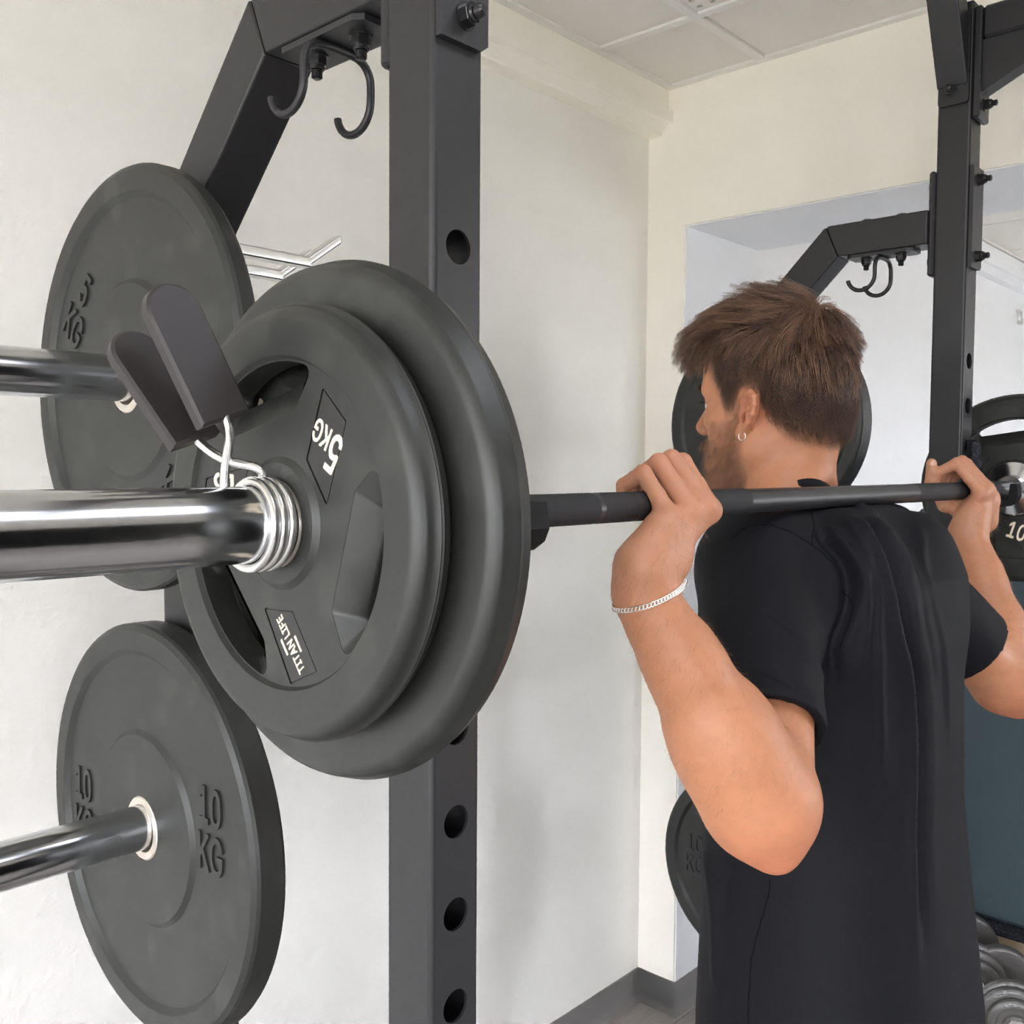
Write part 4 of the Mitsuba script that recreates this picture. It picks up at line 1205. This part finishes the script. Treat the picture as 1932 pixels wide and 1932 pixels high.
# trousers and shoes, below the picture
leg = [el((1.285, .575, .93), (.175, .125, .14), .05)]
for s in (-1, 1):
    leg += [rc((1.285 + s * .095, .575, .90), (1.285 + s * .115, .595, .50), .098, .068, .05), rc((1.285 + s * .115, .595, .50), (1.285 + s * .12, .575, .10), .066, .052, .03)]
trs = surface(leg, .008, (1.0, .36, .02), (1.6, .82, 1.10), n=12)
principled('mat_trousers', (.018, .018, .022), 0.8, 0.2)
part(man, 'trousers', relax(trs, 3), 'mat_trousers', True)
for s in (-1, 1):
    shoe = [rc((1.285 + s * .12, .560, .045), (1.285 + s * .13, .70, .035), .045, .036, .02), rc((1.285 + s * .12, .565, .06), (1.285 + s * .12, .565, .11), .046, .048, .02), Prim(lambda p: -p[:, 2] + .001, (1.28, .6, 0), 1.0, .004, '&')]
    part(man, 'shoe', relax(surface(shoe, .006, (1.285 + s * .12 - .08, .46, -.02), (1.285 + s * .12 + .10, .79, .18), n=12), 2), 'mat_trousers', True)

# ---------------------------------------------------------------- hair
CAPP = [el((HX, .648, 1.690), (.0790, .0960, .0985), .02), el((HX - .002, .690, 1.732), (.066, .070, .050), .03), el((HX - .002, .745, 1.712), (.056, .040, .044), .03), el((HX, .614, 1.655), (.070, .064, .085), .03)]
def strands(roots, dirs, lens, rads, cols, nseg=7, lift=None, wave=0.004, drop=0.0, curl=None, floor_prims=None, margin=None, seed=1, clump=None, cfac=None):
    """Tapered three-sided tubes along hairs that grow along dirs and stay outside the given surface."""
    n = len(roots)
    p = roots.copy()
    d = dirs / np.linalg.norm(dirs, axis=1, keepdims=True)
    pts = [p.copy()]
    step = (lens / nseg)[:, None]
    for i in range(nseg):
        w = np.stack([meshkit.noise(p * 55 + 7.3 * k, seed + k) - .5 for k in range(3)], 1)
        d = d + w * wave * 100 * step + A_(0, 0, -1) * drop * step
        if curl is not None: d = d + curl * step
        d /= np.linalg.norm(d, axis=1, keepdims=True)
        p = p + d * step
        if floor_prims is not None:
            e = sdf(floor_prims, p)
            g_ = np.stack([sdf(floor_prims, p + A_(*(1e-3 * (np.arange(3) == k)))) - e for k in range(3)], 1)
            g_ /= np.linalg.norm(g_, axis=1, keepdims=True) + 1e-9
            need = np.maximum(margin[:, i] - e, 0)
            p = p + g_ * need[:, None]
        pts.append(p.copy())
    pts = np.stack(pts, 1)
    if clump is not None:
        # hairs of one lock draw together towards their tips
        cen = np.stack([np.bincount(clump, pts[:, i, k], clump.max() + 1) / np.maximum(np.bincount(clump, minlength=clump.max() + 1), 1) for i in range(nseg + 1) for k in range(3)], 1).reshape(-1, nseg + 1, 3)
        f = (np.linspace(0, 1, nseg + 1) ** .9 * .86)[None, :, None]
        f = f * cfac[:, None, None]
        pts = pts * (1 - f) + cen[clump] * f
    t = np.gradient(pts, axis=1); t /= np.linalg.norm(t, axis=2, keepdims=True) + 1e-12
    a = np.cross(t, A_(.3, .2, .93)); a /= np.linalg.norm(a, axis=2, keepdims=True) + 1e-12
    b = np.cross(t, a)
    tap = np.linspace(1, .25, nseg + 1)[None, :, None]
    V = []
    for k in range(3):
        an = 2 * np.pi * k / 3
        V.append(pts + rads[:, None, None] * tap * (math.cos(an) * a + math.sin(an) * b))
    V = np.stack(V, 2)                       # n, nseg+1, 3, xyz
    idx = np.arange(n * (nseg + 1) * 3).reshape(n, nseg + 1, 3)
    F = []
    for k in range(3):
        k2 = (k + 1) % 3
        q = np.stack([idx[:, :-1, k], idx[:, :-1, k2], idx[:, 1:, k2], idx[:, 1:, k]], -1).reshape(-1, 4)
        F += [q[:, [0, 1, 2]], q[:, [0, 2, 3]]]
    C = np.repeat(cols, (nseg + 1) * 3, 0)
    return trimesh.Trimesh(V.reshape(-1, 3), np.vstack(F), process=False), C


def sample(m, weight, n, rs):
    f = m.faces
    ar = np.linalg.norm(np.cross(m.vertices[f[:, 1]] - m.vertices[f[:, 0]], m.vertices[f[:, 2]] - m.vertices[f[:, 0]]), axis=1) * weight[f].mean(1)
    i = rs.choice(len(f), n, p=ar / ar.sum())
    u, v = rs.random(n), rs.random(n)
    k = u + v > 1; u[k], v[k] = 1 - u[k], 1 - v[k]
    a, b, c = (m.vertices[f[i, j]] for j in range(3))
    return a + u[:, None] * (b - a) + v[:, None] * (c - a), f[i]


principled('mat_hair', {'type': 'mesh_attribute', 'name': 'vertex_color'}, 0.38, 0.5, sheen=0.2)
rs = np.random.default_rng(11)
cap = surface(CAPP, .0035, (1.16, .52, 1.54), (1.37, .83, 1.82), n=12)
cv = cap.vertices
keepf = (cv[cap.faces].mean(1)[:, 2] > hairline(cv[cap.faces].mean(1)[:, 1]) + .014)
cap = trimesh.Trimesh(cv, cap.faces[keepf], process=False)
relax(cap, 3)
CN = vnormals(cap)
cv = cap.vertices.copy()
cap.vertices = cv - CN * .006 + CN * (.006 * (meshkit.fbm(cv * A_(120, 40, 120), 2, 3) - .5))[:, None]
def hair_cols(p, rs, lo=A_(.022, .011, .007), hi=A_(.165, .088, .054)):
    t = np.clip(.5 * meshkit.noise(p * 60, 21) + .55 * rs.random(len(p)) ** 1.6, 0, 1)[:, None]
    return lo * (1 - t) + hi * t
principled('mat_hair_base', {'type': 'mesh_attribute', 'name': 'vertex_color'}, 0.95, 0.05)
part(man, 'hair_base', cap, 'mat_hair_base', True, color=np.tile(A_(.030, .016, .011), (len(cap.vertices), 1)))
# long hair on top, combed forward; it shortens down the sides
n_ = 15000
roots, fi = sample(cap, np.ones(len(cap.vertices)), n_, rs)
nr = CN[fi[:, 0]]
up_ = sm(1.70, 1.765, roots[:, 2])
front = sm(.66, .78, roots[:, 1])
L_ = .022 + .024 * up_ + .010 * front + .012 * rs.random(n_) * (.4 + up_)
side_ = np.sign(roots[:, 0] - HX)[:, None]
lat_ = np.clip(np.abs(roots[:, 0] - HX) / .075, 0, 1)[:, None]
flow_top = A_(0, 1.0, -.15) + A_(0, -.3, -.9) * sm(.73, .78, roots[:, 1])[:, None] + side_ * lat_ * A_(.35, -.25, -.9)
flow_side = A_(0, .18, -1.0) + 0 * side_
flow_back = A_(0, -.15, -1.0)
wb = sm(.64, .575, roots[:, 1])[:, None]
u3 = (up_)[:, None]
d0 = flow_top * u3 * (1 - .75 * wb) + flow_side * (1 - u3) * (1 - wb) + flow_back * wb * (1 - .35 * u3)
d0 = d0 - nr * np.sum(d0 * nr, 1, keepdims=True)
d0 /= np.linalg.norm(d0, axis=1, keepdims=True) + 1e-9
d0 += nr * (.14 + .34 * u3 * rs.random((n_, 1))) + rs.normal(0, .10, (n_, 3)) + .7 * (np.stack([meshkit.noise(roots * 45 + k * 9.1, 31 + k) for k in range(3)], 1) - .5) * (.35 + .65 * u3)
nseg = 7
marg = (-.004 + .0095 * rs.random((n_, 1)) * (.35 + .65 * up_[:, None])) + np.zeros((n_, nseg))
cell = np.floor((roots + .003 * (np.stack([meshkit.noise(roots * 160, 71 + k) for k in range(3)], 1) - .5)) / A_(.0085, .0085, .0110)).astype(int)
_, cl = np.unique(cell, axis=0, return_inverse=True)
cl = cl.ravel()
lock = rs.random(cl.max() + 1)
marg = marg + (.0085 * (lock[cl.ravel()] - .35) * (.25 + .75 * up_))[:, None] * np.linspace(.3, 1, nseg)
lt = np.clip(.75 * lock[cl.ravel()] ** 1.3 + .30 * rs.random(n_), 0, 1)[:, None]
lock_cols = A_(.018, .009, .006) * (1 - lt) + A_(.200, .108, .066) * lt
hm, hc = strands(roots - nr * .001, d0, L_, .00026 + .00014 * rs.random(n_), lock_cols, nseg, wave=.16, drop=7.0, floor_prims=CAPP, margin=marg, seed=40, clump=cl.ravel(), cfac=.55 + .45 * up_)
part(man, 'hair', hm, 'mat_hair', True, kind='stuff', color=hc)
nf = 150
wf = np.where((cap.vertices[:, 1] > .72) | (cap.vertices[:, 2] > 1.765), 1.0, 0.02)
rf, ff = sample(cap, wf, nf, rs)
nfv = CN[ff[:, 0]]
df_ = A_(0, 1.0, -.1) + nfv * .9 + rs.normal(0, .35, (nf, 3))
gm, gc = strands(rf, df_, .030 + .030 * rs.random(nf), np.full(nf, .00030), hair_cols(rf, rs), 12, wave=.30, drop=30.0, seed=55)
part(man, 'stray_hair', gm, 'mat_hair', True, kind='stuff', color=gc)
# cropped hair on the temples, round the ear and down to the nape
hb = trimesh.Trimesh(BV, body.faces, process=False)
w_ = np.where(headm & (BV[:, 1] < .79), sm(-.006, .004, BV[:, 2] - hairline(BV[:, 1]) - .004 * (meshkit.noise(BV * 300, 3) - .5)) * (BV[:, 2] < hairline(BV[:, 1]) + .075), 0) * (1 - earm) * (np.abs(P_[:, 0]) < .082)
w_ = np.where((BV[:, 1] > .715), 0, w_)
n2 = 11000
r2, f2 = sample(hb, w_, n2, rs)
nr2 = BN[f2[:, 0]]
h2 = sm(0, .035, r2[:, 2] - hairline(r2[:, 1]))
d2 = A_(0, -.05, -1.0) + nr2 * .30 + np.where((r2[:, 1] > .67)[:, None], A_(0, .25, 0), A_(0, -.25, 0)) + rs.normal(0, .10, (n2, 3))
m2, c2 = strands(r2, d2, .005 + .014 * h2 + .003 * rs.random(n2), .00013 + .00010 * h2, hair_cols(r2, rs, A_(.028, .015, .010), A_(.130, .072, .046)), 3, wave=.05, drop=0, floor_prims=None, seed=60)
part(man, 'cropped_hair', m2, 'mat_hair', True, kind='stuff', color=c2)
# beard and moustache
w3 = beard + 0
n3 = 8500
r3, f3 = sample(hb, w3, n3, rs)
nr3 = BN[f3[:, 0]]
d3 = A_(0, .30, -.9) + nr3 * .55 + rs.normal(0, .16, (n3, 3))
low = sm(.0, -.07, r3[:, 2] - HZ)
m3_, c3 = strands(r3, d3, .0035 + .0045 * low + .002 * rs.random(n3), .00010 + .00006 * rs.random(n3), hair_cols(r3, rs, A_(.045, .021, .012), A_(.26, .125, .065)), 4, wave=.08, drop=12, seed=70)
part(man, 'beard', m3_, 'mat_hair', True, kind='stuff', color=c3)
w4 = headm * (np.abs(P_[:, 0]) < .03) * (U_ < -.034) * (U_ > -.046) * (F_ > .088)
r4, f4 = sample(hb, w4.astype(float), 700, rs)
d4 = A_(0, .5, -.7) + np.sign(r4[:, :1] - HX) * A_(.5, 0, 0) + BN[f4[:, 0]] * .3 + rs.normal(0, .15, (700, 3))
m4, c4 = strands(r4, d4, .008 + .004 * rs.random(700), np.full(700, .00016), hair_cols(r4, rs, A_(.06, .03, .015), A_(.30, .16, .08)), 4, wave=.05, drop=20, seed=80)
part(man, 'moustache', m4, 'mat_hair', True, kind='stuff', color=c4)
for s in (-1, 1):
    w5 = headm * (np.hypot((P_[:, 0] - s * .030) / .020, (U_ - .037 - .0) / .0050) < 1) * (F_ > .075)
    r5, f5 = sample(hb, w5.astype(float), 420, rs)
    d5 = A_(s * 1.0, -.25, .15) + BN[f5[:, 0]] * .35 + rs.normal(0, .12, (420, 3))
    m5, c5 = strands(r5, d5, .007 + .003 * rs.random(420), np.full(420, .00016), hair_cols(r5, rs, A_(.03, .015, .01), A_(.10, .055, .035)), 4, wave=.03, drop=0, seed=90)
    part(man, 'eyebrow', m5, 'mat_hair', True, kind='stuff', color=c5)
    t_ = np.linspace(-1, 1, 60)
    r6 = np.stack([HX + s * .032 + .0135 * t_, HY + .0925 - .0035 * t_ * s * t_ * 0 - .003 * np.abs(t_), HZ + .0165 - .002 * t_ ** 2], 1)
    d6 = np.stack([.35 * t_, np.ones(60), .15 + 0 * t_], 1)
    m6, c6 = strands(r6, d6, np.full(60, .0085), np.full(60, .00016), np.tile(A_(.02, .012, .01), (60, 1)), 4, wave=0, drop=0, curl=A_(0, 0, 60.0), seed=95)
    part(man, 'eyelashes', m6, 'mat_hair', True, kind='stuff', color=c6)
# fine hair on the forearms
for s in (-1, 1):
    sh, e, w = arm_axis[s]
    ax_ = (w - e) / np.linalg.norm(w - e)
    tt = (BV - e) @ ax_
    rad = np.linalg.norm(BV - e - np.outer(tt, ax_), axis=1)
    Lf = np.linalg.norm(w - e)
    w7 = ((tt > .02) & (tt < Lf + .05) & (rad < .09)) * sm(.02, .08, tt) * (.35 + .65 * (meshkit.noise(BV * 60, 8) > .4))
    w7 = w7 * ((BN @ A_(-.3 * -s, -.2, -.1)) > -.6)
    n7 = 2200
    r7, f7 = sample(hb, w7, n7, rs)
    sw = np.cross(BN[f7[:, 0]], ax_)
    d7 = -ax_ * .15 + sw * (.75 * s) * -1 + BN[f7[:, 0]] * .28 + rs.normal(0, .22, (n7, 3)) + ax_ * -.45
    m7, c7 = strands(r7, d7, .006 + .007 * rs.random(n7), np.full(n7, .00008), hair_cols(r7, rs, A_(.11, .05, .025), A_(.48, .27, .13)), 4, wave=.06, drop=0, floor_prims=None, seed=100)
    part(man, 'arm_hair', m7, 'mat_hair', True, kind='stuff', color=c7)

# ---------------------------------------------------------------- jewellery
scene['mat_silver'] = {'type': 'twosided', 'bsdf': {'type': 'roughconductor', 'material': 'Ag', 'alpha': 0.12}}
t = np.linspace(-2.65, 2.65, 30) - math.pi / 2
lob = hd(-.0825, .0045, -.0335)
part(man, 'earring', sweep([lob + A_(-.0012 + .002 * 0, .0052 * math.cos(q) * 1.0, .0055 * math.sin(q)) for q in t], .00075, 10), 'mat_silver', 60, 'small silver hoop earring')
# curb chain bracelet on the left wrist: links set round the section of the wrist
sh, e, w = arm_axis[-1]
axb = (w - e) / np.linalg.norm(w - e)
bc = w - axb * .010
b1 = np.cross(axb, A_(0, 0, 1)); b1 /= np.linalg.norm(b1); b2 = np.cross(axb, b1)
tiltv = .10
loop = []
for q in np.linspace(0, 2 * math.pi, 121)[:-1]:
    dvec = b1 * math.cos(q) + b2 * math.sin(q)
    dvec = dvec - axb * (.85 * (dvec @ _r)) * .24
    ts = np.linspace(.008, .06, 105)
    outm = sdf(skin, bc + ts[:, None] * dvec) > .0006
    loop.append(bc + dvec * ts[outm.argmax()])
loop = np.array(loop)
for _ in range(3): loop = (np.roll(loop, 1, 0) + 2 * loop + np.roll(loop, -1, 0)) / 4
loop = np.vstack([loop, loop[:1]])
ls = np.concatenate([[0], np.cumsum(np.linalg.norm(np.diff(loop, axis=0), axis=1))])
nl = 62
lk = trimesh.creation.torus(.00165, .00062, 14, 7)
for i in range(nl):
    sI = (i + .5) / nl * ls[-1]
    c = A_(*[np.interp(sI, ls, loop[:, k]) for k in range(3)])
    tg = A_(*[np.interp(sI + .002, ls, loop[:, k], period=ls[-1]) - np.interp(sI - .002, ls, loop[:, k], period=ls[-1]) for k in range(3)]); tg /= np.linalg.norm(tg)
    on_ = c - bc; on_ -= tg * (on_ @ tg); on_ /= np.linalg.norm(on_)
    sd_ = np.cross(on_, tg)
    a1 = math.radians(32)
    X1, Y1 = math.cos(a1) * tg + math.sin(a1) * sd_, -math.sin(a1) * tg + math.cos(a1) * sd_
    Z1 = math.cos(.45) * on_ + math.sin(.45) * Y1; Y1 = math.cos(.45) * Y1 - math.sin(.45) * on_
    L1_ = lk.copy()
    L1_.vertices = c + on_ * .0010 + np.outer(L1_.vertices[:, 0] * 1.55, X1) + np.outer(L1_.vertices[:, 1] * 1.15, Y1) + np.outer(L1_.vertices[:, 2], Z1)
    part(man + '__bracelet', 'link', L1_, 'mat_silver', 60)
tag(man + '__bracelet', 'silver curb-chain bracelet on the left wrist')
